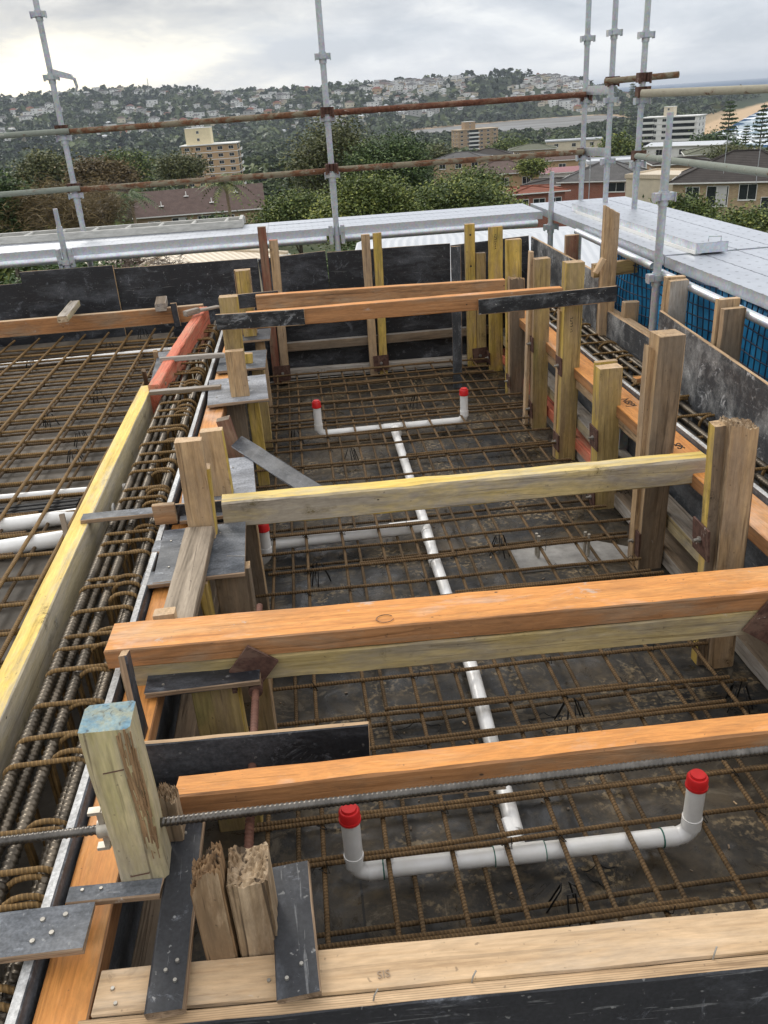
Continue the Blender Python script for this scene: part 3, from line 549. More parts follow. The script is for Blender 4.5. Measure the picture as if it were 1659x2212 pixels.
# the near edge of the pit
nb = T('cross_beam', 'wide pale plywood topped timber along the near edge', 'cross beam', Zp(196, 2197, .6), Zp(196, 2197, .6).lerp(Zp(1760, 2047, .6), 1.5), .096, .062, ('pine', 'tan', 'pine'), anc=(-1, 1), group='timber beams across the pit', warp=.0001)
letters(nb, 'SIS', ((Zp(832, 2140, .6) - Zp(196, 2197, .6)).length, -.026, .0318), (0, 0, .1), .022, 'pencil')
screws(nb, [(.014, .1), (.02, -.55), (.16, -.2)]); 
A2 = Zp(196, 2197, .6); B2 = A2.lerp(Zp(1760, 2047, .6), 1.5)
T('near_form', 'black formply sheet with pale top edge closing the near edge', 'formply sheet', A2 + Vector((-.02, -.003, .001)), B2 + Vector((0, -.003, .001)), .55, .03, ('film_dusty', 'ply', 'ply'), up=FRONT, anc=(1, -1), warp=.0006)
for u, v in ((1018, 2120), (1540, 2068), (805, 2160)):
    q = Zp(u, v, .604); mb = MB(); mb.tube([(0, 0, -.01), (.004, .003, .008), (.012, .012, .012)], .0017, 6); o = mb.build('bent_nail', M['steel']); o.location = q
    tag(o, {1018: 'bent nail in the middle of the near plywood edge', 1540: 'bent nail at the right end of the near plywood edge', 805: 'bent nail beside the right black strip on the near edge'}[u], 'nail')
sA = T('formply_strip', 'long black formply strip lying lengthwise left of the splintered stubs', 'formply strip', Zp(359, 2198, .62), Zp(421, 1700, .62), .073, .018, ('film_dusty', 'ply_dark', 'ply_dark'), anc=(0, -1)); screws(sA, [(.1, -.35), (.17, -.35), (.14, .2), (.72, .1)])
sB = T('formply_strip', 'black formply strip lying lengthwise right of the splintered stubs', 'formply strip', Zp(649, 2162, .62), Zp(627, 1878, .62), .083, .018, ('film_dusty', 'ply_dark', 'ply_dark'), anc=(0, -1)); screws(sB, [(.12, .5), (.2, -.2)])
sC = T('formply_strip', 'short grey formply strip at the foot of the blue topped post', 'formply strip', Zp(150, 1945, .622), Zp(352, 1926, .622), .045, .018, SHEETG, anc=(0, -1)); screws(sC, [(.15, .3), (.35, .3)])
sD = T('formply_strip', 'broad grey formply offcut with screws at the lower left edge', 'formply strip', Zp(-90, 2045, .64), Zp(196, 2008, .64), .112, .018, SHEETG, anc=(0, -1)); screws(sD, [(.63, .4), (.8, .5), (.6, -.45), (.73, -.2)], r=.006)
bx = T('upright_sheet', 'upright black formply panel behind the plaster patched beam', 'formply sheet', Yp(310, 1610, 1.70), Yp(797, 1566, 1.70), .19, .018, ('film', 'ply', 'ply'), up=FRONT, anc=(1, 1), warp=.0004)
T('formply_strip', 'small upright formply strip leaning on the long orange beam', 'formply strip', Yp(312, 1600, 1.86), Yp(267, 1412, 1.93), .022, .05, ('ply_dark', 'film_dusty', 'ply'), up=FRONT)
bp = T('timber_post', 'thick pale green post with a blue painted top', 'timber post', (-.458, 1.32, .622), (-.462, 1.32, 1.045), .1, .085, ('pale_green', 'pale_green', 'blue_end'), up=FRONT, anc=(0, 1), group=G_L, cham=.008, warp=.001)
for xx, yy in ((.77, .02), (.09, .1)):
    m = MB(); m.tube([(-.02, 0, -.004), (-.02, 0, .003), (.02, .004, .003), (.02, .004, -.004)], .0013, 6); q = part(bp, m, 'staple', M['nailrust']); w, h, L = bp['hw']; q.location = (xx * L, yy * .05, h / 2); q.rotation_euler = (0, 0, pi / 2)
m = MB(); rn = random.Random(3)                      # torn strip of the right edge
for i in range(110):
    x0 = rn.uniform(.07, .37); ln = rn.uniform(.02, .09); e_ = .018 - .03 * abs(x0 - .26); m.box((x0 + ln / 2, -.034 + e_ * rn.uniform(-1, .8), rn.uniform(-.0015, .0012)), (ln, rn.uniform(.0015, .004), .003), R=Matrix.Rotation(rn.uniform(-.07, .07), 3, 'Z'))
q = part(bp, m, 'torn_edge', M['darksplit']); q.location = (0, 0, bp['hw'][1] / 2)
T('timber_offcut', 'rough brown timber end behind the blue topped post', 'timber offcut', (-.402, 1.44, .62), (-.402, 1.44, .765), .035, .05, ('brown', 'splinter', 'splinter'), up=FRONT, split=.03)
T('stub_post', 'left splintered stub post torn to a point', 'stub post', (-.287, 1.135, .05), (-.289, 1.135, .84), .062, .07, ('splinter', 'darksplit', 'darksplit'), up=FRONT, anc=(0, 1), split=(.0305, .045))
T('stub_post', 'right stub post with a hollow rotten top', 'stub post', (-.213, 1.14, .05), (-.213, 1.135, .80), .078, .095, ('splinter', 'splinter', 'splinter'), up=FRONT, anc=(0, 1), split=(.008, .02), cham=.008)
T('formply_plate', 'dark inner formply face below the near left corner opening', 'formply plate', (-.43, 1.02, .3), (-.43, 1.35, .3), .5, .018, ('film', 'ply_dark', 'ply_dark'), up=Vector((1, 0, 0)))
# --- tie rods
def ribbed(name, L, r, pitch, mat, n=10, amp=.16, step=4, skew=1.):
    k = int(L / pitch * step); xs = np.linspace(0, L, k + 1); a = np.linspace(0, 2 * pi, n, endpoint=False)
    X_, A__ = np.meshgrid(xs, a, indexing='ij')
    ph = X_ / pitch * 2 * pi + skew * A__
    rr = r * (1 + amp * np.clip(np.cos(ph), -.2, 1))
    V = np.stack([X_, rr * np.cos(A__), rr * np.sin(A__)], -1).reshape(-1, 3)
    i, j = np.meshgrid(np.arange(k), np.arange(n), indexing='ij'); j2 = (j + 1) % n
    Fa = np.stack([i*n+j, i*n+j2, (i+1)*n+j2, (i+1)*n+j], -1).reshape(-1, 4)
    return np_mesh(name, V, Fa, M[mat], smooth=True)
def lay(o, A, B, up=UP):
    A, B = Vector(A), Vector(B); X, Yv, Zv = frame(A, B, up); o.matrix_world = Matrix.Translation(A) @ Matrix((X, Yv, Zv)).transposed().to_4x4(); return o
a, b = Vector((-.78, 1.372, .748)), Vector((1.1, 1.352, .748))
t1 = empty('tie_rod', a, 'shiny threaded rod running across the pit through the blue topped post', 'tie rod')
o = link('rod', ribbed('rod', 2.5, .0098, .0105, 'tie'), t1); X, Yv, Zv = frame(a, b, UP); o.rotation_euler = Matrix((X, Yv, Zv)).transposed().to_euler()
m = MB(); c = Vector((.25, 0, 0)); m.tube([c + Vector((-.012, 0, 0)), c + Vector((.014, 0, 0))], .02, 10)
m.tube([c + Vector((.014, 0, 0)), c + Vector((.022, 0, 0))], [.03, .03], 12)
for s in (-1, 1): m.box(c + Vector((.0, 0, s * .034)), (.012, .016, .034)); m.box(c + Vector((-.01, 0, s * .05)), (.026, .018, .008))
m.build('wing_nut', M['tie_pale'], t1)
a = Vector((-.248, 1.2, .575)); t2 = empty('tie_rod', a, 'rusty threaded rod with a diamond plate bolted to the double beam', 'tie rod')
me = ribbed('rod', 1.28, .0105, .0125, 'tie_rust'); o = link('rod', me, t2); o.rotation_euler = (0, 0, pi / 2)
yf = A_.lerp(B_, .22).y - .001
m = MB(); R = Matrix.Rotation(radians(38), 3, 'Y'); m.box((0, yf - 1.2 - .008, .055), (.105, .01, .105), R=R); m.build('washer_plate', M['rust'], t2)
m = MB(); m.tube([(0, yf - 1.2 - .012, .0), (0, yf - 1.2 - .06, 0)], .021, 12); m.box((-.04, yf - 1.2 - .03, .02), (.05, .018, .012)); m.box((-.062, yf - 1.2 - .034, .008), (.014, .02, .034)); m.build('wing_nut', M['rust'], t2)
q = Zp(1652, 1350, .66); t3 = empty('tie_rod', (1.475, 2.2, .36), 'short rusty rod sticking out of the splintered post above the orange beam', 'tie rod')
o = link('rod', ribbed('rod', .4, .0105, .0125, 'tie_rust'), t3); o.rotation_euler = (0, 0, pi / 2)
c = Yp(1668, 1345, A_.lerp(B_, .93).y - .012); m = MB(); m.box((0, 0, 0), (.13, .01, .13), R=Matrix.Rotation(radians(35), 3, 'Y')); o = m.build('washer_plate', M['rust']); o.location = c; o.name = 'steel_plate'; tag(o, 'dark rusty diamond plate on the right end of the double beam', 'steel plate')
# ------------------------------------------------------------------ reinforcement
def bar_mesh(L, r, n=7):
    k = max(4, int(L / .35)); rn = random.Random(int(L * 1000)); mb = MB()
    pts = [(L * i / k, .0025 * sin(i * 1.7 + L), .002 * sin(i * 2.3)) for i in range(k + 1)]
    mb.tube(pts, r, n); return mb
_bars = {}
def bar(parent, A, B, r=.0076, mat='rebar', name='rebar'):
    A, B = Vector(A), Vector(B); L = (B - A).length; key = (round(L, 1), r, mat)
    if key not in _bars:
        o = bar_mesh(key[0], r).build(name, M[mat]); _bars[key] = o.data; o.parent = parent
    else: o = link(name, _bars[key], parent)
    X, Yv, Zv = frame(A, B, UP); o.location = A - parent.location; o.rotation_euler = Matrix((X, Yv, Zv)).transposed().to_euler(); return o
rn = random.Random(21)
pm = empty('rebar_mat', (.5, 3.5, .1), 'rusty reinforcing mat tied over the black floor of the pit', 'rebar mat')
ys = [1.47, 1.75, 1.915, 2.21, 2.39, 2.60, 2.78, 2.96, 3.13, 3.29, 3.48, 3.68, 3.86, 4.06, 4.28, 4.51, 4.78, 5.03, 5.25, 5.47, 5.60, 5.79, 5.97, 6.17, 6.38, 6.55, 6.75]
for i, y in enumerate(ys):
    s = rn.uniform(-.02, .02)
    bar(pm, (-.32 + rn.uniform(-.1, .05), y + .01, .118 + rn.uniform(-.004, .004)), (1.5 + rn.uniform(-.06, .04), y - .0 + s, .118))
    if i % 2 == 0 or y < 2.5:                        # lapped second bar
        x0 = rn.choice((-.3, .15, .55)); bar(pm, (x0, y + .024, .119), (x0 + rn.choice((.9, 1.2)), y + .02 + s, .119))
for x in (-.27, -.1, .09, .28, .44, .605, .81, 1.04, 1.22, 1.40): bar(pm, (x, 1.15, .1), (x + rn.uniform(-.02, .02), 6.85, .102))
for y in np.arange(1.6, 6.8, .42): bar(pm, (-.35, y, .026), (1.52, y + rn.uniform(-.02, .02), .026), mat='rebar_dark')
for x in (-.18, .16, .37, .7, .9, 1.3): bar(pm, (x, 1.2, .044), (x + .01, 6.85, .044), mat='rebar_dark')
m = MB()
for y in ys:
    for x in (-.27, -.1, .09, .28, .44, .605, .81, 1.04, 1.22, 1.40):
        if rn.random() < .6: m.tube([Vector((x + .013 * cos(t) * 1.3 - .5, y + .013 * sin(t) - 3.5, .012 + .012 * sin(2 * t))) for t in np.linspace(0, 5.6, 8)] + [Vector((x + rn.uniform(-.03, .03) - .5, y + rn.uniform(-.03, .03) - 3.5, .04))], .0014, 4)
o = m.build('tie_wire', M['wire'], pm); o['kind'] = 'stuff'
lm = empty('rebar_mat', (-2.2, 3.5, .5), 'rusty reinforcing mat over the slab left of the yellow board', 'rebar mat')
for y in list(np.arange(1.2, 7.0, .2)):
    a0 = rn.uniform(-.012, .012)
    bar(lm, (-3.9, y + .06 + a0, .497), (-1.06 + rn.uniform(0, .05), y, .497), .0082, 'stirrup')
    if rn.random() < .35: bar(lm, (-2.4, y + .028, .498), (-1.3, y + .022, .498), .0078)
for x in (-3.75, -3.56, -3.37, -3.18, -2.99, -2.8, -2.61, -2.42, -2.22, -2.03, -1.85, -1.66, -1.47, -1.28, -1.13): bar(lm, (x, .9, .514), (x + .05, 7.05, .514), .0088, 'stirrup')
for y in np.arange(1.3, 7, .2): bar(lm, (-3.9, y, .45), (-1.1, y, .45), .0078, 'rebar_dark')
for x in np.arange(-3.65, -1.1, .2): bar(lm, (x, .9, .464), (x, 7.0, .464), .0078, 'rebar_dark')
# beam cages
def loop(x0, x1, z0, z1, y, lean=0., R=.035, n=5):
    P = []
    for cx, cz, a0 in ((x1 - R, z1 - R, 0), (x0 + R, z1 - R, 90), (x0 + R, z0 + R, 180), (x1 - R, z0 + R, 270)):
        for k in range(n):
            a = radians(a0 + 90 * k / (n - 1)); z = cz + R * sin(a); P.append((cx + R * cos(a), y + lean * (z - z0), z))
    return P
def cage(root, x0, x1, zt, zb, bars, ys, barL, y0, mk):
    bm_ = mk
    for (x, z) in bars:
        o = link('main_bar', bm_, root, Vector((x, y0, z)) - root.location); o.rotation_euler = (rn.uniform(0, 0.01), 0, pi / 2)
    m1 = MB(); m1.tube(loop(x0, x1, zb, zt, 0, .0), .0075, 7, closed=True); m2 = MB(); xm = x0 + (x1 - x0) * .5
    m2.tube(loop(xm, x1 + .006, zb, zt + .004, .016, .0, .05), .0075, 7, closed=True); a = m1.build('stirrup', M['stirrup'], root); b = m2.build('stirrup', M['stirrup'], root)
    for i, y in enumerate(ys):
        for q, src in enumerate((a, b)):
            o = src if i == 0 else src.copy()
            if i: COL.objects.link(o)
            o.parent = root; o.location = Vector((rn.uniform(-.006, .006), y, 0)) - root.location; o.rotation_euler = (rn.uniform(-.05, .05), rn.uniform(-.012, .012), rn.uniform(-.04, .04))
mk = ribbed('main_bar', 6.3, .0145, .0195, 'bigbar', 9, .24, 5, 1.3)
lc = empty('rebar_cage', (-.8, 3.5, .3), 'heavy rebar beam cage with looped ties between the yellow board and the left form', 'rebar cage')
cage(lc, -.90, -.685, .59, .08, [(-.882, .57), (-.80, .57), (-.705, .57), (-.858, .545), (-.730, .54), (-.885, .1), (-.80, .1), (-.70, .1)], [.85, 1.1, 1.33, 1.55, 1.78, 2.0, 2.2, 2.39, 2.58, 2.78, 2.96, 3.15, 3.37, 3.58, 3.78, 3.99, 4.17, 4.38, 4.56, 4.8, 5.02, 5.22, 5.42, 5.62, 5.84, 6.05, 6.28, 6.5, 6.72] + [.96, 1.43, 1.9, 2.3, 2.68, 3.06, 3.47, 3.88, 4.27, 4.68, 5.12, 5.52], 6.3, .62, mk)
rc = empty('rebar_cage', (1.95, 3.5, .3), 'heavy rebar beam cage between the right walers and the smeared panels', 'rebar cage')
cage(rc, 1.79, 2.045, .575, .08, [(1.81, .557), (1.87, .557), (1.95, .557), (2.01, .557), (2.03, .557), (1.81, .1), (2.02, .1)], [1.2 + .24 * i for i in range(25)], 6.3, .9, mk)
T('timber_offcut', 'small orange offcut lying on the right rebar cage', 'timber offcut', Zp(1370, 822, .6), Zp(1398, 818, .6), .05, .03, ('lvl_top', 'lvl_side', 'tan'))
# tie wire ends
for i, (u, v) in enumerate(((300, 1010), (420, 770))): pass
# bar chairs
m = MB()
for k in range(3):
    a = 2 * pi * k / 3; d = Vector((cos(a), sin(a), 0)); e = Vector((-sin(a), cos(a), 0))
    m.tube([d * .055 - e * .016, d * .02 - e * .012 + UP * .096, d * .02 + e * .012 + UP * .096, d * .055 + e * .016], .003, 5)
ch0 = m.build('bar_chair', M['wire'])
n_ch = 0
def chair(x, y, z):
    global n_ch
    o = ch0 if n_ch == 0 else ch0.copy()
    if n_ch: COL.objects.link(o)
    n_ch += 1; o.location = (x, y, z); o.rotation_euler = (0, 0, random.uniform(0, 2)); tag(o, 'thin black wire bar chair holding up the reinforcing bars', 'bar chair', 'wire bar chairs under the mats')
for u, v in ((1225, 1970), (1232, 1560), (1590, 1525), (1262, 1075), (1345, 1095), (1285, 1310), (690, 1255), (1080, 1195), (640, 960), (760, 1000), (900, 880), (1250, 960)):
    q = Zp(u, v, .0); chair(q.x, q.y, 0)
for u, v in ((165, 1000), (180, 960), (215, 870), (110, 920), (240, 760), (310, 730), (70, 800), (320, 900)):
    q = Zp(u, v, .43); chair(q.x, q.y, .41)
# ------------------------------------------------------------------ pipework
def pipe(mb, pts, r=.0272, n=18, mi=0): mb.tube(pts, r, n, mi)
def elbow(c, d0, d1, R=.045, n=7):
    """quarter bend that enters along d0 and leaves along d1 with its corner at c"""
    d0, d1 = Vector(d0), Vector(d1); c = Vector(c); P = []
    for k in range(n):
        a = pi / 2 * k / (n - 1); P.append(c - d0 * R + d0 * R * sin(a) + d1 * R * (1 - cos(a)))
    return P
ZP = .062
dp = empty('drain_pipe', (.5, 3.5, ZP), 'long white drain pipe with branches and capped risers on the pit floor', 'drain pipe')
off = dp.location.copy()
def pp(mb, name, mat): return mb.build(name, M[mat], dp) if False else _pp(mb, name, mat)
def _pp(mb, name, mat):
    mb.v = [(p[0] - off.x, p[1] - off.y, p[2] - off.z) for p in mb.v]; return mb.build(name, M[mat], dp)
m = MB(); pipe(m, [Zp(1113, 1800, ZP), Zp(1021, 1450, ZP), Zp(938, 1205, ZP), Zp(920, 1140, ZP), Zp(852, 928, ZP)]); 
for u, v in ((938, 1210), (920, 1145), (926, 1165)):
    c = Zp(u, v, ZP); m.tube([c + Vector((0, -.035, 0)), c + Vector((0, .035, 0))], .0298, 18)
_pp(m, 'main_pipe', 'pvc')
def riser(c, z1, tilt=(0, 0)):
    m = MB(); c = Vector(c); t = c + Vector((tilt[0], tilt[1], z1)); pipe(m, [c + Vector((0, 0, .045)), t]); m.tube([c + Vector((0, 0, .035)), c + Vector((0, 0, .075))], .0296, 18); r = _pp(m, 'riser', 'pvc')
    m = MB(); m.tube([t - UP * .03, t + UP * .006, t + UP * .012], [.0302, .0306, .027], 20); m.tube([t - UP * .028, t - UP * .02], .0322, 20); m.tube([t + UP * .012, t + UP * .02], [.023, .021], 20)
    m.v = [(p[0] - off.x, p[1] - off.y, p[2] - off.z) for p in m.v]; q = m.build('cap', M['cap'], r)
a, b = Zp(768, 1884, ZP), Zp(1490, 1803, ZP)
d = (b - a).normalized()
m = MB(); pipe(m, elbow(a, -UP, d) + elbow(b, d, UP)); 
for c in (a + d * .06, b - d * .065): m.tube([c - d * .022, c + d * .022], .0296, 18)
tj = a.lerp(b, .485); m.tube([tj - d * .075, tj + d * .075], .030, 18); m.tube([tj, tj + Vector((-.01, .12, 0))], .0296, 18); _pp(m, 'branch_pipe', 'pvc')
for c in (a + d * .083, b - d * .087, tj + d * .076, tj - d * .076): m = MB(); m.tube([c - d * .002, c + d * .002], .0298, 18); _pp(m, 'glue_ring', 'green')
riser(a, .238); riser(b, .222, (.0, .0))
a, b = Zp(690, 938, ZP), Zp(1003, 908, ZP); d = (b - a).normalized()
m = MB(); pipe(m, elbow(a, -UP, d) + elbow(b, d, UP)); tj = a.lerp(b, .52); m.tube([tj - d * .08, tj + d * .08], .0298, 18); m.tube([tj + Vector((0, .0, 0)), tj + Vector((0, -.13, 0))], .0296, 18); _pp(m, 'branch_pipe', 'pvc')
riser(a, .225); riser(b, .215)
a, b = Zp(915, 1137, ZP + .01), Zp(545, 1180, ZP + .01); m = MB(); pipe(m, [a, b], .035); m.tube([a + (b - a) * .02, a + (b - a) * .2], .038, 18); _pp(m, 'branch_pipe', 'pvc')
c = Zp(578, 1210, ZP - .01); m = MB(); pipe(m, [c + Vector((-.3, .0, 0))] + elbow(c, (1, 0, 0), UP)); _pp(m, 'branch_pipe', 'pvc'); riser(c, .2)
for i, (l, p0, p1, r) in enumerate((('white drain pipe under the left mat, nearest the camera', (-40, 1191), (142, 1162), .036), ('white drain pipe in the middle of the three under the left mat', (-40, 1142), (175, 1112), .034), ('thin white pipe under the left mat, furthest of the three', (-40, 1080), (205, 1058), .018))):
    m = MB(); a, b = Zp(*p0, .47), Zp(*p1, .47); b, a = b + (b - a) * .35, a - (b - a) * 3; pipe(m, [a, b], r); o = m.build('drain_pipe', M['pvc']); tag(o, l, 'drain pipe', 'white pipes under the left mat')
m = MB(); a, b = Zp(-40, 1118, .475), Zp(165, 1095, .475); a = a - (b - a) * 3
for k in range(5): m.tube([a + Vector((0, .022 * k, .004 * (k % 2))), b + Vector((0, .022 * k, .004 * (k % 2)))], .0085, 7)
o = m.build('conduit_bundle', M['wire']); tag(o, 'bundle of thin black conduits crossing the left mat between the white pipes', 'conduit')
a, b = Zp(0, 792, .46), Zp(410, 752, .46); a = a - (b - a); m = MB(); pipe(m, [a, b], .022); o = m.build('drain_pipe', M['pvc']); tag(o, 'long thin white pipe at the far end of the left mat', 'drain pipe')
m = MB(); pipe(m, [(-.78, 1.0, .2), (-.72, 3.8, .2)], .028); o = m.build('drain_pipe', M['pvc']); tag(o, 'white pipe running inside the left rebar beam cage', 'drain pipe')
# concrete pad with starter bolts, debris
q = [Zp(u, v, .012) for u, v in ((1098, 1190), (1285, 1168), (1378, 1185), (1380, 1205), (1120, 1234))]
m = MB(); m.prism([p - UP * .02 for p in q], (0, 0, .022)); pd = m.build('concrete_pad', M['conc']); tag(pd, 'pale concrete pad on the pit floor under the mat', 'concrete pad')
for u, v in ((1158, 1198), (1163, 1204), (1262, 1195), (1270, 1200)):
    c = Zp(u, v, .02); m = MB(); m.tube([c, c + UP * .12], .008, 8); o = m.build('starter_bar', M['tie_pale']); o.parent = pd
rn = random.Random(4)
m = MB()
for i in range(260):                                # sawdust chips, leaves, scraps on the floor
    x, y = rn.uniform(-.35, 1.55), 1.2 + 5.5 * rn.random() ** 1.6; s = rn.uniform(.002, .007)
    m.box((x, y, .003), (s * rn.uniform(1, 3.5), s, .003), rn.choice((0, 1, 1)), R=Matrix.Rotation(rn.uniform(0, 3), 3, 'Z'))
o = m.build('debris', [M['pine'], M['brown'], M['chalk']]); tag(o, 'scattered wood chips and scraps on the pit floor', 'debris', kind='stuff')
for i, (u, v, s) in enumerate(((905, 1585, .12), (1180, 1560, .09), (640, 1890, .08), (1300, 1890, .07))):
    c = Zp(u, v, .012); m = MB(); P = [c + Vector((cos(t) * s * (.6 + .2 * sin(3 * t)), sin(t) * s * .5, .01 * sin(5 * t))) for t in np.linspace(0, 5, 18)]; m.tube(P, .0018, 5); o = m.build('tie_wire', M['wire'])
    tag(o, 'loose curl of black tie wire on the pit floor', 'wire', 'loose tie wire curls on the pit floor')
m = MB(); m.tube([Zp(490, 1201, .632), Zp(530, 1201, .632)], .0016, 6); o = m.build('nail', M['steel']); tag(o, 'steel nail lying on the scratched formply plate', 'nail')
# ------------------------------------------------------------------ scaffold
ZD = 1.15
def tube_o(name, label, cat, pts, r, mat, group=None, n=14, loc=None):
    m = MB(); m.tube(pts, r, n); c = Vector(loc if loc is not None else pts[0]); return tag(m.build(name, M[mat], loc=c), label, cat, group)
def standard(label, top, base, y, brk, zlow=-9.4, ztop=None, spig=None, lower=()):
    """galvanised scaffold upright through two pixels, with V bracket rosettes at the given pixel heights"""
    a, b = Yp(*base, y), Yp(*top, y); x0, y0 = b.x if False else (a.x + b.x) / 2, y
    zt = ztop if ztop is not None else b.z
    rt = empty('scaffold_standard', (x0, y0, ZD), label, 'scaffold pole', 'galvanised scaffold uprights'); L = rt.location
    m = MB(); zs = zt if spig is None else spig
    m.tube([(0, 0, zlow - L.z), (0, 0, zs - L.z)], .0242, 14)
    if spig is None: m.tube([(0, 0, 1.32 - L.z), (0, 0, 1.62 - L.z)], .0275, 14)
    m.build('tube', M['galv_dull'], rt)
    if spig is not None: m = MB(); m.tube([(0, 0, spig - .02 - L.z), (0, 0, zt - L.z)], .0185, 14); m.build('spigot', M['galv_dull'], rt)
    for (u, v) in brk:
        z = Yp(u, v, y).z - L.z; m = MB()
        for sx in (-1, 1):
            m.box((sx * .043, 0, z), (.036, .05, .042)); m.box((sx * .06, -.012, z - .004), (.005, .05, .05))
        m.tube([(0, 0, z - .05), (0, 0, z + .03)], .03, 12); m.box((0, -.03, z), (.05, .012, .036))
        m.build('bracket', M['galv_dull'], rt)
    for z in lower:
        m = MB(); z = z - L.z
        for sx in (-1, 1): m.box((sx * .05, -.012, z), (.035, .03, .12)); m.box((sx * .05, -.028, z + .03), (.02, .02, .05)); m.box((sx * .05, 0, z - .075), (.03, .05, .035))
        m.build('clamp', M['galv_dull'], rt)
    return rt
YB, YF = 8.30, 7.47
st1 = standard('leftmost tall upright leaning behind the ladder with a bent hook at its top', (75, 0), (180, 490), YB, ((81, 31), (108, 167), (136, 298), (164, 422)), ztop=3.9)
st2 = standard('tall upright in the middle of the far walkway', (683, 0), (733, 530), YF, ((692, 122), (705, 256), (715, 378)), ztop=3.9, lower=(1.12,))
st3 = standard('tall upright left of the three at the far right corner', (1272, 0), (1255, 430), 8.28, ((1269, 83), (1261, 218), (1257, 340)), ztop=3.9)
st4 = standard('tall upright in the middle of the three at the far right corner', (1333, 0), (1305, 438), 7.86, ((1329, 70), (1321, 216), (1311, 348)), ztop=3.9)
st5 = standard('tall upright right of the three at the far right corner', (1399, 0), (1371, 450), 7.28, ((1394, 75), (1385, 217), (1375, 354)), ztop=3.9)
st6 = standard('short spigot topped upright standing through the right walkway edge', (1452, 240), (1412, 640), 4.95, ((1436, 424), (1408, 600)), ztop=Yp(1450, 242, 4.95).z, spig=Yp(1441, 302, 4.95).z)
st7 = standard('short spigot topped stub at the inner corner of the walkways', (1193, 371), (1188, 530), YF, ((1188, 490),), ztop=Yp(1193, 371, YF).z, spig=Yp(1192, 416, YF).z)
st8 = standard('short spigot topped stub in front of the ladder at the left', (117, 451), (148, 575), YF, ((146, 566),), ztop=Yp(118, 451, YF).z, spig=Yp(125, 490, YF).z, lower=(1.1,))
# the bent bracket arm on the leftmost upright
a = Yp(112, 150, YB); L = st1.location
m = MB(); v0 = Yp(113, 149, YB) - L; v1 = Yp(153, 160, YB) - L; m.prism([v0 + Vector((0, -.03, 0)), v1 + Vector((0, -.03, 0)), v1 + Vector((.03, -.03, -.05)), v0 + Vector((0, -.03, -.055))], (0, .06, 0)); v2 = Yp(160, 205, YB) - L
m.tube([v1 + Vector((.02, 0, -.03)), v1 + Vector((.03, 0, -.1)), v2], [.014, .012, .004], 8); m.build('hook_arm', M['galv_dull'], st1)
def rail(label, p0, y0, p1, y1, mat, r=.0242, cat='scaffold tube'):
    a, b = Yp(*p0, y0), Yp(*p1, y1); return tube_o('scaffold_tube', label, cat, [a + (b - a) * t for t in (0, .5, 1)], r, mat, 'rusty scaffold guard rails')
rail('mossy upper guard rail running off the left edge', (-700, 344), YB, (148, 283), YB - .05, 'rusttube_green')
rail('long rust brown upper guard rail between the leftmost and middle uprights', (146, 285), YB, (700, 243), YF + .06, 'rusttube')
rail('dark red rusty upper guard rail right of the middle upright', (697, 245), YF + .06, (1264, 204), 8.22, 'rusttube_red')
rail('greenish lower guard rail running off the left edge', (-700, 475), YB, (172, 407), YB - .05, 'rusttube_green')
rail('brown lower guard rail between the leftmost and middle uprights', (168, 410), YB, (712, 369), YF + .06, 'rusttube')
rail('grey brown lower guard rail right of the middle upright', (706, 368), YF + .06, (1260, 328), 8.22, 'rusttube')
rail('short weathered tube across the two right corner uprights', (1307, 176), 7.72, (1466, 161), 7.3, 'rusttube')
rail('pale encrusted upper guard rail running off the right edge', (1386, 202), 7.2, (1760, 188), 6.3, 'rusttube_pale', .03)
rail('greenish grey lower guard rail dropping to the right edge', (1376, 337), 7.22, (1780, 389), 4.3, 'rusttube_green')
for rt, spots in ((st1, ((140, 278), (168, 403))), (st2, ((703, 240), (714, 362))), (st3, ((1259, 206), (1248, 328))), (st4, ((1316, 174),)), (st5, ((1385, 166), (1386, 196), (1371, 334)))):
    L = rt.location
    for (u, v) in spots:
        c = Yp(u, v, L.y) - L; m = MB(); m.tube([(0, 0, c.z - .035), (0, 0, c.z + .03)], .03, 10)
        for sx in (-1, 1): m.box((sx * .035, -.01, c.z - .005), (.028, .07, .07)); m.tube([(sx * .045, -.05, c.z + .03), (sx * .045, -.05, c.z - .05)], .009, 6)
        m.build('coupler', M['rust'], rt)
for l, (u0, v0), (u1, v1) in (('upper white steel transom between two right corner uprights', (1263, 196), (1317, 194)), ('lower white steel transom between two right corner uprights', (1257, 327), (1310, 329))):
    a, b = Yp(u0, v0, 8.28), Yp(u1, v1, 7.86)
    m = MB(); d = b - a; m.prism([a + UP * .035, a - UP * .035, a - UP * .035 + Vector((.02, -.02, 0)), a + UP * .035 + Vector((.02, -.02, 0))], d); o = m.build('scaffold_transom', M['galv']); tag(o, l, 'transom')
# steel planks
def steel_plank(A, B, w=.225, th=.063):
    """pressed steel plank whose top runs from A to B"""
    A, B = Vector(A), Vector(B); L = (B - A).length; m = MB()
    m.box((L / 2, 0, -.001), (L, w, .002), 0); 
    for s in (-1, 1): m.box((L / 2, s * (w / 2 - .001), -th / 2 - .001), (L, .002, th - .002), 1); m.box((L / 2, s * (w / 2 - .014), -th + .001), (L, .024, .002), 1)
    for x in (.001, L - .001): m.box((x, 0, -th / 2), (.0018, w - .006, th - .006), 1)
    o = m.build('scaffold_plank', [M['deck'], M['galv']]); X, Yv, Zv = frame(A, B, UP); o.matrix_world = Matrix.Translation(A) @ Matrix((X, Yv, Zv)).transposed().to_4x4(); return o
GP = 'steel scaffold planks of the walkways'; bays = [(-4.99, -2.61), (-2.608, -.228), (-.226, 2.18)]
nm = (('left', 'middle', 'right')); rw = ('inner', 'centre', 'outer')
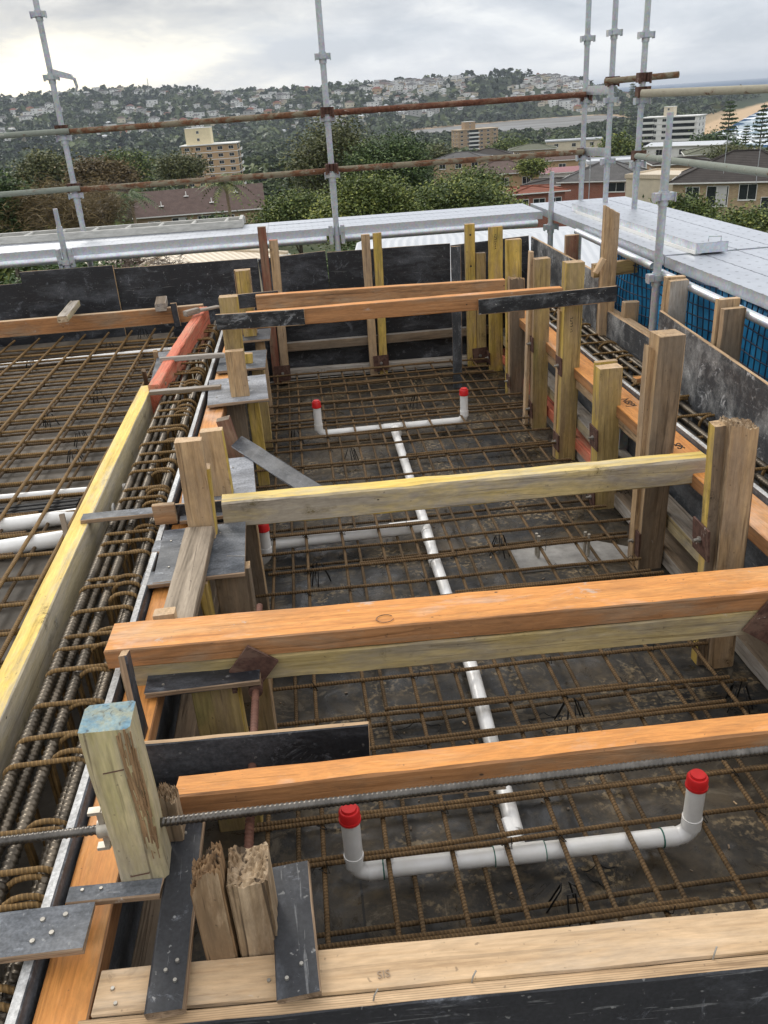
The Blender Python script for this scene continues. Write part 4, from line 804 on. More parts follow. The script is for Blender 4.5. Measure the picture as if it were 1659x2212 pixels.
pl = [steel_plank((bays[0][0], 0, ZD), (bays[0][1], 0, ZD))]; first = True
def plank(A, B, label):
    global first
    if first: o = pl[0]; first = False
    else: o = pl[0].copy(); COL.objects.link(o)
    A, B = Vector(A), Vector(B); X, Yv, Zv = frame(A, B, UP); s = (B - A).length / 2.38
    o.matrix_world = Matrix.Translation(A) @ Matrix((X, Yv, Zv)).transposed().to_4x4() @ Matrix.Diagonal((s, 1, 1, 1)); tag(o, label, 'scaffold plank', GP); return o
for i, (x0, x1) in enumerate(bays):
    for k in range(3): plank((x0, 7.56 + .115 + .232 * k, ZD + RNG.uniform(-.002, .002)), (x1, 7.56 + .115 + .232 * k, ZD), f'{rw[k]} row perforated steel plank in the {nm[i]} bay of the far walkway')
for i, (y0, y1) in enumerate(((8.2, 5.10), (5.09, 2.7), (2.69, .3))):
    for k in range(4): plank((2.24 + .115 + .232 * k, y0, ZD + (.0 if i != 1 else -.006)), (2.24 + .115 + .232 * k, y1, ZD - (.006 if i else 0)), f"{('inner', 'second', 'third', 'outer')[k]} perforated steel plank of the {('far', 'middle', 'near')[i]} bay of the right walkway")
a, b = Zp(1360, 440, ZD + .07), Zp(1540, 522, ZD + .07); pa = Zp(1260, 437, ZD + .066); pb = Zp(1540, 523, ZD + .066)
o = steel_plank(pb, pa, .2); tag(o, 'spare steel plank laid on top of the right walkway with its end facing us', 'scaffold plank', GP)
m = MB(); a, b = Zp(1243, 460, ZD), Zp(1500, 550, ZD); d = b - a; m.prism([a, a + Vector((.04, 0, 0)), a + Vector((.04, 0, .02)), a + Vector((0, 0, .02))], d); o = m.build('white_strip', M['hat_white']); tag(o, 'white strip lying beside the spare steel plank on the right walkway', 'strip')
m = MB(); a = Zp(1530, 522, ZD + .07); m.tube([a, a + Vector((0, 0, .03)), a + Vector((.07, -.02, .03)), a + Vector((.07, -.02, 0))], .004, 6); o = m.build('wire_handle', M['galv_dull']); tag(o, 'thin wire loop on the end of the spare steel plank', 'handle')
# ledgers under the deck edges
def ledger(label, a, b, r=.024, mat='galv'): 
    m = MB(); a, b = Vector(a), Vector(b); m.tube([a, b], r, 16, caps=False); d = (b - a).normalized()
    m.tube([a + d * .02, b - d * .02], r * .8, 12); return tag(m.build('ledger_tube', M[mat]), label, 'ledger tube', 'ledger tubes under the walkways')
ledger('bright ledger tube along the left half of the far walkway', (-5, 7.52, ZD - .09), (.27, 7.52, ZD - .088), .03)
ledger('bright ledger tube along the right half of the far walkway', (.41, 7.52, ZD - .088), (2.12, 7.52, ZD - .088), .03)
ledger('open ended ledger tube along the far part of the right walkway', Xp(1246, 500, 2.2), Xp(1411, 576, 2.18))
ledger('ledger tube along the near part of the right walkway', Xp(1425, 588, 2.18), Xp(1700, 718, 2.16))
m = MB()                                             # ladder lying on the far deck
a, b = Zp(-60, 533, ZD + .004), Zp(525, 491, ZD + .004); d = (b - a).normalized(); n_ = Vector((-d.y, d.x, 0))
ld = empty('ladder', a, 'long pale painted ladder lying flat on the far walkway at the left', 'ladder')
for k, nm_ in ((0, 'stile'), (.3, 'stile')):
    m = MB(); Lh = (b - a).length; c = n_ * k; m.prism([c, c + n_ * .035, c + n_ * .035 + UP * .06, c + UP * .06], d * Lh); m.build('stile', M['ladder'], ld)
i = 0; x = .15
while x < (b - a).length:
    m = MB(); m.tube([d * x + n_ * .03 + UP * .042, d * x + n_ * .305 + UP * .042], .016, 8); m.build('rung', M['ladder'], ld); x += .3
m = MB(); m.box(d * ((b - a).length - .02) + n_ * .168 + UP * .036, (.03, .33, .07)); m.build('end_bar', M['ladder'], ld)
# timbers outside the right panels
def xp(lbl, TL, TR, zb, y, th, mats, cat='timber post', **k):
    a, b = Yp(*TL, y), Yp(*TR, y); t = (a + b) / 2; return T('timber_post', lbl, cat, (t.x, y, zb), t, abs(b.x - a.x), th, mats, up=FRONT, anc=(0, 1), group='timbers outside the right panels', **k)
xp('tall pointed timber beyond the right panels, taller than all others', (1308, 455), (1340, 452), .3, 5.5, .05, ('tan', 'tan', 'pine'), split=('cut', -.028))
xp('red brown timber behind the plaster streaked panel', (1224, 510), (1252, 507), .3, 6.4, .05, ('redbrown', 'tan', 'tan'))
xp('back tan timber of the pair outside the tall grey panel', (1440, 600), (1482, 596), .3, 4.62, .045, ('tan', 'tan', 'pine'))
xp('front grey timber of the pair outside the tall grey panel', (1450, 608), (1490, 605), .3, 4.55, .045, ('grey', 'tan', 'tan'))
xp('back brown timber of the pair nearest the right edge', (1555, 650), (1601, 643), .3, 3.95, .045, ('tan', 'tan', 'pine'))
xp('front tan timber of the pair nearest the right edge', (1565, 670), (1612, 665), .3, 3.88, .045, ('brown', 'tan', 'tan'))
xp('stubby block beside the blue net', (1350, 655), (1382, 652), .6, 5.3, .06, ('tan', 'tan', 'pine'))
T('timber_brace', 'horizontal timber brace behind the pointed timber', 'brace', Yp(1280, 585, 5.6), Yp(1378, 573, 5.6), .05, .09, ('tan', 'olive', 'tan'))
T('timber_brace', 'small tan raking brace at the foot of the pointed timber', 'brace', Yp(1286, 590, 5.45), Yp(1304, 558, 5.45), .04, .03, 'pine')
# blue netting and sheet under the right walkway
V = []; Fs = []; nx, nz = 60, 14
for i in range(nx + 1):
    for j in range(nz + 1):
        y = 6.2 - 5.2 * i / nx; z = 1.08 - 1.25 * j / nz; V.append((2.29 + .05 * sin(i * .9) * j / nz + .03 * sin(i * 2.3 + j * .6), y, z))
Fs = [(i*(nz+1)+j, (i+1)*(nz+1)+j, (i+1)*(nz+1)+j+1, i*(nz+1)+j+1) for i in range(nx) for j in range(nz)]
o = link('tarp', np_mesh('tarp', V, Fs, M['tarp'], smooth=True)); tag(o, 'bright blue sheet hanging under the right walkway behind the dark net', 'tarp')
sm = o.modifiers.new('thick', 'SOLIDIFY'); sm.thickness = .004
m = MB(); N_ = 88
def np_(i, j): return Vector((2.25 + .012 * sin(i * .4 + j * .3), 6.2 - .06 * i + .006 * sin(j * .9 + i * .5), 1.09 - .062 * j - .02 * abs(sin(i * .2))))
for i in range(N_): m.tube([np_(i, j) for j in range(20)], .0042, 5)
for j in range(20): m.tube([np_(i, j) for i in range(N_)], .004, 5)
o = m.build('safety_net', M['net']); tag(o, 'dark blue knotted safety net below the right walkway', 'safety net')
# ------------------------------------------------------------------ terrain
def lerp_t(x, tab):
    if x <= tab[0][0]: return tab[0][1]
    for (a, b), (c, d) in zip(tab, tab[1:]):
        if x <= c: return b + (d - b) * (x - a) / (c - a)
    return tab[-1][1]
def sst(a, b, x): t = max(0., min(1., (x - a) / (b - a))); return t * t * (3 - 2 * t)
BASE = [(0, -9.5), (50, -9.8), (90, -13.5), (140, -18), (250, -26), (450, -37), (700, -46), (1000, -54), (1350, -56.5), (9000, -56.5)]
RIDGE = [(-30, .018), (-16.3, .0225), (-13, .025), (-9.5, .0262), (-5.8, .0226), (-3, .0158), (0, .015), (2.7, .015), (6.4, .0158), (9, .0158), (11.2, .016), (14, .0155), (16.7, .0105), (18, .0045), (19.3, -.002), (20.7, -.0095), (22, -.0155), (30, -.0165), (45, -.02)]
RR = [(-30, 3300), (-5, 3200), (8, 2700), (18, 2600), (23, 2500), (45, 2500)]
FOOT = [(-30, 1500), (-6, 1700), (5, 1900), (9, 2150), (20, 2250), (24, 2000), (45, 2100)]
def shore(az, r):                                   # >0 on the sea side
    rc = lerp_t(az, [(20, 9e9), (23.6, 9e9), (24.2, 1180), (25.2, 1300), (26.6, 1600), (28.2, 2300), (29, 9e9)])
    azc = lerp_t(r, [(900, 24.), (1150, 25.3), (1300, 26.6), (1600, 27.5), (2200, 28.9), (3000, 31), (9000, 40)])
    return (az - azc) * r * pi / 180
def lagoon(az, r):
    a, b = lerp_t(az, [(7.2, 1900), (8, 1500), (11, 1380), (17, 1320), (19.5, 1500), (21, 1900)]), lerp_t(az, [(7.2, 1900), (9, 1980), (14, 2150), (18, 2250), (20, 2150), (21, 1900)])
    return r > a and r < b and 7.2 < az < 21
def ground(x, y):
    r = math.hypot(x, y); az = math.degrees(atan2(x, y))
    b = lerp_t(r, BASE)
    if -60 < az < 60:
        R, Fo, h = lerp_t(az, RR), lerp_t(az, FOOT), H + lerp_t(az, RIDGE) * lerp_t(az, RR)
        if r > Fo:
            if r < R: t = (r - Fo) / (R - Fo); b += (h - b) * (t ** 1.25 * .55 + .45 * sst(0, 1, t))
            else: b = b + (h - b) * (1 - sst(R + 40, R + 1400, r))
            b += 6 * noise.noise(Vector((x / 260, y / 260, 3))) * sst(Fo, Fo + 300, r) * (1 - sst(R - 500, R, r))
        if lagoon(az, r): b = -59.6
        s = shore(az, r)
        if s > -90 and r > 800: b = min(b, -58 - max(-3.4, s * .035)) if s > -60 else b + (min(b, -55) - b) * sst(-90, -60, s)
        if r > 5200: b = min(b, -75)
    return b
az_ = np.concatenate([np.arange(-180, -40, 6), np.arange(-40, 45, .5), np.arange(45, 181, 6)])
rs_ = [0.5] + list(np.geomspace(8, 900, 60)) + list(np.arange(930, 4300, 30)) + [4600, 5000, 5600]
V = []; 
for r in rs_:
    for a in az_: x, y = r * sin(radians(a)), r * cos(radians(a)); V.append((x, y, ground(x, y)))
na, nr = len(az_), len(rs_)
Fs = [(i*na+j, i*na+j+1, (i+1)*na+j+1, (i+1)*na+j) for i in range(nr - 1) for j in range(na - 1)]
g = G('terrain'); v = g.coords(rnd=False); z = g.n('SeparateXYZ', {0: v}, out=2)
n = g.noise(v, .012, 8, .65); n2 = g.noise(v, .11, 6, .7)
land = g.ramp(g.math('ADD', g.math('MULTIPLY', n, .55), g.math('MULTIPLY', n2, .45)), [(.34, (.022, .034, .015)), (.5, (.045, .06, .026)), (.66, (.085, .085, .045))])
sand = g.ramp(n2, [(.3, (.44, .30, .17)), (.7, (.58, .42, .26))])
k = g.ramp(g.math('MULTIPLY', g.math('ADD', z, 62), .1), [(.52, 1.), (.6, 0.)])
tm = g.done(g.mix(k, land, sand), .95, spec=.1)
o = link('terrain', np_mesh('terrain', V, Fs, tm, smooth=True)); o['kind'] = 'structure'
# sea and lagoon
g = G('sea'); v = g.coords(rnd=False); n = g.noise(g.sc(v, (.002, .012, 1)), 1, 6, .6); w = g.noise(v, .05, 4, .6)
sea = g.done(g.ramp(n, [(.35, (.035, .075, .14)), (.65, (.05, .10, .18))]), .6, bump=w, bstr=.4, bdist=1.5, spec=0.)
m = MB(); m.add([(-9000, -9000, -58), (24000, -9000, -58), (24000, 27000, -58), (-9000, 27000, -58)], [(0, 1, 2, 3)]); o = m.build('sea', sea); o['kind'] = 'structure'
g = G('lagoon'); v = g.coords(rnd=False); n = g.noise(g.sc(v, (.0035, .016, 1)), 1, 8, .62, .6); n2 = g.noise(g.sc(v, (.008, .06, 1)), 1, 6, .6)
col = g.ramp(g.math('ADD', g.math('MULTIPLY', n, .7), g.math('MULTIPLY', n2, .3)), [(.36, (.09, .09, .088)), (.46, (.21, .21, .205)), (.54, (.135, .125, .108)), (.66, (.27, .265, .255))])
lm_ = g.done(col, g.ramp(n, [(.4, .5), (.6, .9)]), spec=.2)
P = []
for a in np.arange(7.2, 21.1, .4): r = lerp_t(a, [(7.2, 1900), (8, 1500), (11, 1380), (17, 1320), (19.5, 1500), (21, 1900)]) - 15; P.append((r * sin(radians(a)), r * cos(radians(a)), -57.2))
for a in np.arange(21.0, 7.1, -.4): r = lerp_t(a, [(7.2, 1900), (9, 1980), (14, 2150), (18, 2250), (20, 2150), (21, 1900)]) + 15; P.append((r * sin(radians(a)), r * cos(radians(a)), -57.2))
m = MB(); m.add(P, [tuple(range(len(P)))]); o = m.build('lagoon_water', lm_); o['kind'] = 'structure'
g = G('surf'); v = g.coords(rnd=False); n = g.noise(g.sc(v, (.03, .006, 1)), 1, 8, .7, 1.)
sf = g.done(g.ramp(n, [(.42, (.12, .2, .25)), (.55, (.8, .82, .83))]), .7)
V = []; rr = list(np.arange(960, 2300, 40))
for r in rr:
    c = lerp_t(r, [(900, 24.), (1150, 25.3), (1300, 26.6), (1600, 27.5), (2200, 28.9), (3000, 31), (9000, 40)])
    for t in (0, 1): w = (8 + 12 * sin(r * .05)) if t == 0 else 120 + 30 * sin(r * .02); a = radians(c) + w / r; V.append((r * sin(a), r * cos(a), -57.75))
o = link('surf_water', np_mesh('surf_water', V, [(2*i, 2*i+1, 2*i+3, 2*i+2) for i in range(len(rr) - 1)], sf)); o['kind'] = 'structure'
# ------------------------------------------------------------------ vegetation
def leafmat(name, c1, c2, c3, rough=.6):
    g = G(name); a = g.n('Attribute', out=2, attribute_name='tint'); ge = g.t.nodes.new('ShaderNodeNewGeometry')
    f = g.math('ADD', g.math('MULTIPLY', a, .7), g.math('MULTIPLY', ge.outputs['Random Per Island'], .3))
    col = g.ramp(f, [(.12, c1), (.5, c2), (.88, c3)])
    return g.done(col, rough, spec=.25)
LM = {'green': leafmat('leaf_green', (0.037, 0.059, 0.020), (0.110, 0.149, 0.041), (0.305, 0.323, 0.085)), 'dark': leafmat('leaf_dark', (0.029, 0.051, 0.022), (0.073, 0.116, 0.041), (0.165, 0.213, 0.067)),
      'olive': leafmat('leaf_olive', (0.05, 0.06, 0.024), (0.115, 0.125, 0.048), (0.21, 0.2, 0.08)), 'brown': leafmat('leaf_brown', (0.06, 0.045, 0.022), (0.14, 0.1, 0.045), (0.23, 0.17, 0.075)),
      'bare': leafmat('twigs', (0.061, 0.044, 0.034), (0.122, 0.091, 0.071), (0.207, 0.171, 0.140)), 'wood': leafmat('far_wood', (0.027, 0.041, 0.017), (0.063, 0.088, 0.033), (0.140, 0.165, 0.063)), 'bright': leafmat('leaf_bright', (0.049, 0.071, 0.020), (0.128, 0.165, 0.041), (0.354, 0.366, 0.091))}
BARK = simple('bark', (.13, .105, .08), .9, 0, .4, 4, .3)
def leaves(C, N, spread, size, tint, up=.35, asp=.55, rng=RNG):
    """N leaf quads round each centre in C"""
    K = len(C); T_ = K * N; P = np.repeat(C, N, 0) + rng.normal(0, 1, (T_, 3)) * np.repeat(spread, N, 0).reshape(T_, -1) * .5
    a = rng.normal(0, 1, (T_, 3)); a[:, 2] *= .5; a /= np.linalg.norm(a, axis=1, keepdims=True)
    nrm = rng.normal(0, 1, (T_, 3)); nrm[:, 2] = np.abs(nrm[:, 2]) + up; b = np.cross(nrm, a); b /= np.linalg.norm(b, axis=1, keepdims=True) + 1e-9
    s = size * rng.uniform(.6, 1.3, (T_, 1)); A_ = a * s; B_2 = b * s * asp
    V = np.stack([P - A_, P + B_2 * .9 - A_ * .1, P + A_, P - B_2 * .9 - A_ * .1], 1).reshape(-1, 3)
    return V, np.arange(T_ * 4).reshape(-1, 4), np.repeat(np.repeat(tint, N) + rng.normal(0, .08, T_), 4)
def crown(lobes, nc, nl, lsz, csz, rng):
    """lobes: (cx,cy,cz,rx,ry,rz); clumps on the outside of each lobe, a few inside"""
    C = []; Tn = []; S = []
    tot = sum(l[3] * l[5] for l in lobes)
    for l in lobes:
        k = max(4, int(nc * l[3] * l[5] / tot)); d = rng.normal(0, 1, (k, 3)); d[:, 2] = np.where(d[:, 2] < -.35, -d[:, 2], d[:, 2]); d /= np.linalg.norm(d, axis=1, keepdims=True)
        q = rng.uniform(.25, 1.04, (k, 1)) ** .45
        C.append(np.array(l[:3]) + d * q * np.array(l[3:6])); Tn.append(rng.uniform(.02, .62, k) + .38 * (rng.random(k) < .25)); S.append(rng.uniform(.6, 1.3, k) * csz)
    C = np.concatenate(C); Tn = np.concatenate(Tn); S = np.concatenate(S)
    return C, leaves(C, nl, np.stack([S, S, S * .6], 1), lsz, Tn, rng=rng)
def tree(name, label, base, h, lobes, nc, nl, lsz, csz, mat, seed, group=None, trunk_r=.25, limbs=7):
    """lobes given relative to the base; trunk and limbs reach into the crown"""
    rng = np.random.default_rng(seed); rn = random.Random(seed)
    rt = empty(name, base, label, 'tree', group)
    C, (V, Fa, tn) = crown(lobes, nc, nl, lsz, csz, rng)
    link('crown', np_mesh('crown', V, Fa, LM[mat], {'tint': tn}), rt)
    m = MB(); zc = min(l[2] for l in lobes); top = Vector((rn.uniform(-.3, .3), rn.uniform(-.3, .3), zc + .3 * (h - zc)))
    m.tube([(0, 0, -1), (rn.uniform(-.1, .1), 0, zc * .5), top * .8, top], [trunk_r * 1.3, trunk_r, trunk_r * .7, trunk_r * .4], 8)
    for k in rng.choice(len(C), min(limbs, len(C)), replace=False):
        c = Vector(C[k]) * .97; s = Vector((0, 0, zc * rn.uniform(.55, .95))) + Vector((top.x, top.y, 0)) * .5; mid = s.lerp(c, .5) + Vector((rn.uniform(-.4, .4), rn.uniform(-.4, .4), .4))
        m.tube([s, mid, c], [trunk_r * .5, trunk_r * .3, trunk_r * .1], 6)
    m.build('trunk', BARK, rt); return rt
def tree_px(name, label, u0, u1, vtop, dist, mat, seed, group=None, depth=.8, nc=150, nl=34, lsz=.22, csz=1.0, split=3, zb=None, flat=.55, limbs=7):
    """a tree that spans pixels u0..u1 and rises to vtop at the given distance"""
    a, b = Dp(u0, vtop, dist), Dp(u1, vtop, dist); c = (a + b) / 2; w = (b - a).length / 2; gz = ground(c.x, c.y); h = c.z - gz
    rn = random.Random(seed); L = []; ax = (b - a).normalized(); dz = min(h * .8, w * 2 * flat)
    for i in range(split):
        t = (i + .5) / split * 2 - 1 if split > 1 else 0; q = ax * (t * w * .62) + Vector((-ax.y, ax.x, 0)) * rn.uniform(-.35, .35) * w * depth
        r = w / split * rn.uniform(1.15, 1.45) if split > 1 else w; tz = h - (abs(t) ** 2 * .3 + rn.uniform(0, .34)) * dz
        L.append((q.x, q.y, tz - dz * .45, r, r * depth * 1.2, dz * .48))
    L.append((0, 0, h - dz * .75, w * .85, w * depth * .8, dz * .55))
    return tree(name, label, (c.x, c.y, gz), h, L, nc, nl, lsz, csz, mat, seed, group, max(.12, w * .05), limbs)
# big trees just beyond the walkway
def tp(name, label, u0, u1, vt, d, mat, seed, nc=260, nl=70, lsz=.12, csz=1.1, **k): return tree_px(name, label, u0, u1, vt, d, mat, seed, nc=nc, nl=nl, lsz=lsz, csz=csz, **k)
tp('broadleaf_tree', 'broad yellow green tree directly behind the middle upright', 670, 905, 380, 52, 'bright', 31, 420, 90, .10, split=4)
tp('broadleaf_tree', 'dense green tree just right of the middle of the far walkway', 840, 1150, 358, 58, 'green', 32, 520, 90, .11, split=5)
tp('broadleaf_tree', 'bushy green tree left of the middle upright above the walkway', 540, 730, 402, 60, 'green', 33, 360, 90, .11, split=3)
tp('gum_tree', 'tall olive gum tree with open crown left of the middle upright', 585, 830, 238, 95, 'olive', 34, 260, 60, .17, 2.0, split=5, flat=.8, limbs=18)
tp('pine_tree', 'dark green spreading tree right of the tall gum', 725, 945, 272, 90, 'dark', 35, 330, 70, .15, 1.8, split=5, flat=.6)
tp('broadleaf_tree', 'low green tree below the deck right of the dark spreading tree', 930, 1090, 352, 80, 'green', 36, 200, 60, .14, 1.5)
tp('broadleaf_tree', 'round green tree in front of the brick flats at the right', 1390, 1560, 424, 55, 'green', 37, 380, 80, .10, split=3)
tp('broadleaf_tree', 'second green tree in front of the brick flats at the right edge', 1520, 1730, 450, 52, 'green', 38, 380, 80, .10, split=3)
tp('broadleaf_tree', 'thin olive shrub at the right edge under the brick flats', 1600, 1760, 500, 40, 'olive', 39, 120, 50, .09, 1., split=2)
tp('broadleaf_tree', 'dark green tree filling the left edge behind the ladder', -120, 75, 345, 62, 'dark', 40, 300, 80, .12, split=4, flat=.9)
tp('broadleaf_tree', 'round olive brown tree left of the yellow brick block', 140, 285, 338, 160, 'brown', 41, 260, 70, .26, 2.4, split=3)
tp('broadleaf_tree', 'grey green tree in front of the yellow brick block', 345, 430, 335, 190, 'olive', 42, 170, 60, .28, 2.8, split=2)
tp('broadleaf_tree', 'mid green tree right of the leftmost upright', 205, 320, 330, 230, 'green', 43, 200, 60, .36, 3.6, split=3)
tp('broadleaf_tree', 'dark clump of tree behind the bare brown trees at the left', 30, 150, 338, 170, 'olive', 44, 220, 60, .28, 2.8, split=3)
tp('broadleaf_tree', 'dark green trees under the deck beside the brown roof', 395, 560, 476, 60, 'dark', 45, 220, 70, .11, split=3, flat=.4)
tp('broadleaf_tree', 'green tree seen below the deck right of the pale hip roof', 560, 960, 530, 42, 'dark', 46, 280, 70, .10, split=4, flat=.4)
tp('broadleaf_tree', 'green undergrowth tree seen below the deck at the far left', -60, 330, 560, 38, 'dark', 47, 280, 70, .10, split=4, flat=.4)
tp('broadleaf_tree', 'bright small round tree among the roofs left of the corner uprights', 1120, 1178, 342, 165, 'bright', 48, 90, 60, .24, 1.6, split=2)
tp('broadleaf_tree', 'dark tree between the right corner uprights', 1295, 1385, 300, 220, 'green', 49, 160, 60, .34, 3, split=3)
tp('broadleaf_tree', 'dark rounded tree right of the white apartment block', 1490, 1600, 280, 300, 'dark', 50, 160, 60, .45, 4, split=3)
tp('broadleaf_tree', 'olive bushes above the green hip roof', 1520, 1660, 318, 190, 'olive', 51, 140, 60, .3, 2.4, split=3, flat=.3)
tp('broadleaf_tree', 'dark trees left of the second brick block', 890, 985, 318, 260, 'olive', 52, 150, 60, .4, 3.4, split=3, flat=.4)
tp('broadleaf_tree', 'green tree behind the roofs in the middle distance', 1060, 1150, 300, 430, 'green', 53, 130, 50, .65, 5, split=3, flat=.4)
# bare brown winter trees
def bare_px(label, u0, u1, vtop, dist, seed, mat='bare'):
    a, b = Dp(u0, vtop, dist), Dp(u1, vtop, dist); c = (a + b) / 2; w = (b - a).length / 2; gz = ground(c.x, c.y); h = c.z - gz
    rn = random.Random(seed); rt = empty('bare_tree', (c.x, c.y, gz), label, 'tree', 'bare winter trees at the left'); m = MB(); tips = []
    def grow(p, d, L, r, n):
        q = p + d * L; m.tube([p, p.lerp(q, .5) + Vector((rn.uniform(-.06, .06), rn.uniform(-.06, .06), 0)) * L, q], [r, r * .8, r * .6], 5, caps=False); tips.append((q, n))
        if n:
            for _ in range(rn.choice((2, 3, 3))):
                e = (d + Vector((rn.uniform(-.75, .75), rn.uniform(-.75, .75), rn.uniform(-.15, .6)))).normalized(); grow(q, e, L * rn.uniform(.6, .85), r * .62, n - 1)
    for _ in range(3): grow(Vector((rn.uniform(-.35, .35) * w, rn.uniform(-.3, .3) * w, 0)), Vector((rn.uniform(-.2, .2), rn.uniform(-.2, .2), 1)).normalized(), h * .3, .12, 4)
    m.build('trunk', BARK, rt); rng = np.random.default_rng(seed)
    C = np.array([tuple(t[0]) for t in tips if t[1] < 3]); C[:, 2] = np.minimum(C[:, 2], h * .99)
    V, Fa, tn = leaves(C, 40, np.full((len(C), 3), h * .085), .36, rng.uniform(.1, .9, len(C)), up=0, asp=.06, rng=rng); link('crown', np_mesh('crown', V, Fa, LM[mat], {'tint': tn}), rt)
bare_px('reddish brown bare tree at the left edge behind the ladder', 60, 160, 385, 60, 61, 'brown'); bare_px('greyish bare tree right of the leftmost upright', 150, 262, 402, 135, 62); bare_px('brown bare tree behind the leftmost upright', 100, 215, 372, 80, 63, 'brown'); bare_px('pale twiggy bare tree left of the palm', 205, 300, 398, 150, 64); bare_px('low bare bush below the deck beside the pale hip roof', 190, 340, 548, 42, 65, 'bare')
# palms and Norfolk pines
def palm_px(label, u, v, dist, spread, seed, group='palms beside the brown tiled roof'):
    c = Dp(u, v, dist); gz = ground(c.x, c.y); rn = random.Random(seed); rt = empty('palm_tree', (c.x, c.y, gz), label, 'palm', group); h = c.z - gz
    m = MB(); m.tube([(0, 0, -1), (.1, 0, h * .5), (0, 0, h)], [.26, .2, .2], 9); m.tube([(0, 0, h - 1.1), (0, 0, h - .5), (0, 0, h + .1)], [.2, .42, .25], 9); m.build('trunk', simple('palm_bark', (.27, .2, .13), .9, 0, .4, 6), rt)
    V = []; Fa = []; tn = []
    for k in range(26):
        a = 2 * pi * k / 26 + rn.uniform(-.2, .2); el = rn.uniform(-.1, 1.1); L = spread * rn.uniform(.8, 1.1); d = Vector((cos(a), sin(a), 0)); s = Vector((-sin(a), cos(a), 0)); P = []
        for i in range(15): t = i / 14; P.append(Vector((0, 0, h)) + d * L * t * cos(el * (1 - t * .5)) + UP * (L * sin(el) * t - L * .75 * t * t))
        for i in range(1, 15):
            for sd in (-1, 1):
                q = P[i]; ln = L * .2 * sin(pi * min(1, .2 + i / 17)); tip = q + s * sd * ln * .8 + d * ln * .45 - UP * ln * .5; e = (P[i] - P[i-1]) * .3
                o_ = len(V); V += [q - e, q + e, tip]; Fa.append((o_, o_ + 1, o_ + 2)); tn += [rn.uniform(.2, .8)] * 3
    link('crown', np_mesh('crown', [tuple(p) for p in V], Fa, LM['dark' if seed % 2 else 'green'], {'tint': tn}), rt)
palm_px('left palm with drooping fronds in front of the brown tiled roof', 281, 425, 118, 4.3, 71); palm_px('right palm with drooping fronds in front of the brown tiled roof', 487, 396, 116, 4.4, 72)
def norfolk_px(label, u, v0, v1, dist, seed):
    c = Dp(u, v0, dist); bt = Dp(u, v1, dist); gz = min(bt.z, ground(c.x, c.y)); h = c.z - gz; rn = random.Random(seed); rng = np.random.default_rng(seed)
    rt = empty('norfolk_pine', (c.x, c.y, gz), label, 'tree', 'norfolk pines by the beach'); m = MB(); m.tube([(0, 0, 0), (0, 0, h)], [h * .018, h * .003], 7); C = []
    t = .18
    while t < .98:
        R = h * .2 * (1 - t) ** .7 + h * .015
        for k in range(6):
            a = rn.uniform(0, 6.3); e = Vector((cos(a) * R, sin(a) * R, h * t + R * .12)); m.tube([(0, 0, h * t), e], [h * .004, h * .002], 4)
            for q in np.linspace(.25, 1, 6): C.append((e.x * q, e.y * q, h * t + R * .12 * q))
        t += .055
    m.build('trunk', BARK, rt); C = np.array(C); V, Fa, tn = leaves(C, 7, np.tile([h * .03, h * .03, h * .012], (len(C), 1)), h * .017, rng.uniform(.1, .6, len(C)), rng=rng); link('crown', np_mesh('crown', V, Fa, LM['dark'], {'tint': tn}), rt)
norfolk_px('tall norfolk pine standing against the beach sand', 1580, 213, 300, 420, 81); norfolk_px('norfolk pine at the right edge against the surf', 1652, 222, 305, 400, 82); norfolk_px('small young norfolk pine between the two tall ones', 1615, 268, 305, 430, 83); norfolk_px('single dark pine on the headland beside the corner uprights', 1368, 178, 212, 1500, 84)
# the far-off wood: thousands of leaf tufts standing as crowns on the ground
def forest(name, label, n, azr, rfun, hfun, keep, seed, tufts=16, mat='wood'):
    rng = np.random.default_rng(seed); C = []; S = []; Tn = []
    cnt = 0
    while cnt < n:
        az = rng.uniform(*azr); r = rfun(rng); x, y = r * sin(radians(az)), r * cos(radians(az))
        if not keep(az, r, x, y): continue
        hh = hfun(rng, r); gz = ground(x, y); tint = np.clip(.38 + .9 * noise.noise(Vector((x / 90, y / 90, seed))) + rng.normal(0, .14), .02, 1)
        k = tufts; d = rng.normal(0, 1, (k, 3)); d[:, 2] = np.abs(d[:, 2]); d /= np.linalg.norm(d, axis=1, keepdims=True); w = hh * rng.uniform(.42, .7)
        C.append(np.array([x, y, gz + hh * .35]) + d * np.array([w, w, hh * .62])); S.append(np.full(k, w * (.75 if k < 30 else .52))); Tn.append(np.full(k, tint)); cnt += 1
    C = np.concatenate(C); S = np.concatenate(S); Tn = np.concatenate(Tn)
    T_ = len(C); a = rng.normal(0, 1, (T_, 3)); a[:, 2] *= .4; a /= np.linalg.norm(a, axis=1, keepdims=True); nn = rng.normal(0, .8, (T_, 3)); nn[:, 2] = np.abs(nn[:, 2]) + .3; b = np.cross(nn, a); b /= np.linalg.norm(b, axis=1, keepdims=True) + 1e-9
    s = (S * rng.uniform(.55, 1.1, T_))[:, None]; V = []
    q = [a * s * cos(t) * rng.uniform(.7, 1.15, (T_, 1)) + b * s * sin(t) * rng.uniform(.7, 1.15, (T_, 1)) for t in np.arange(5) * 2 * pi / 5]
    V = np.stack([C + e for e in q], 1).reshape(-1, 3); o = link(name, np_mesh(name, V, np.arange(T_ * 5).reshape(-1, 5), LM[mat], {'tint': np.repeat(Tn, 5)})); tag(o, label, 'wood', kind='stuff'); return o
def clear(az, r, x, y): return not lagoon(az, r) and shore(az, r) < -75 and not any((x - p[0]) ** 2 + (y - p[1]) ** 2 < p[2] ** 2 for p in KEEP)
KEEP = []
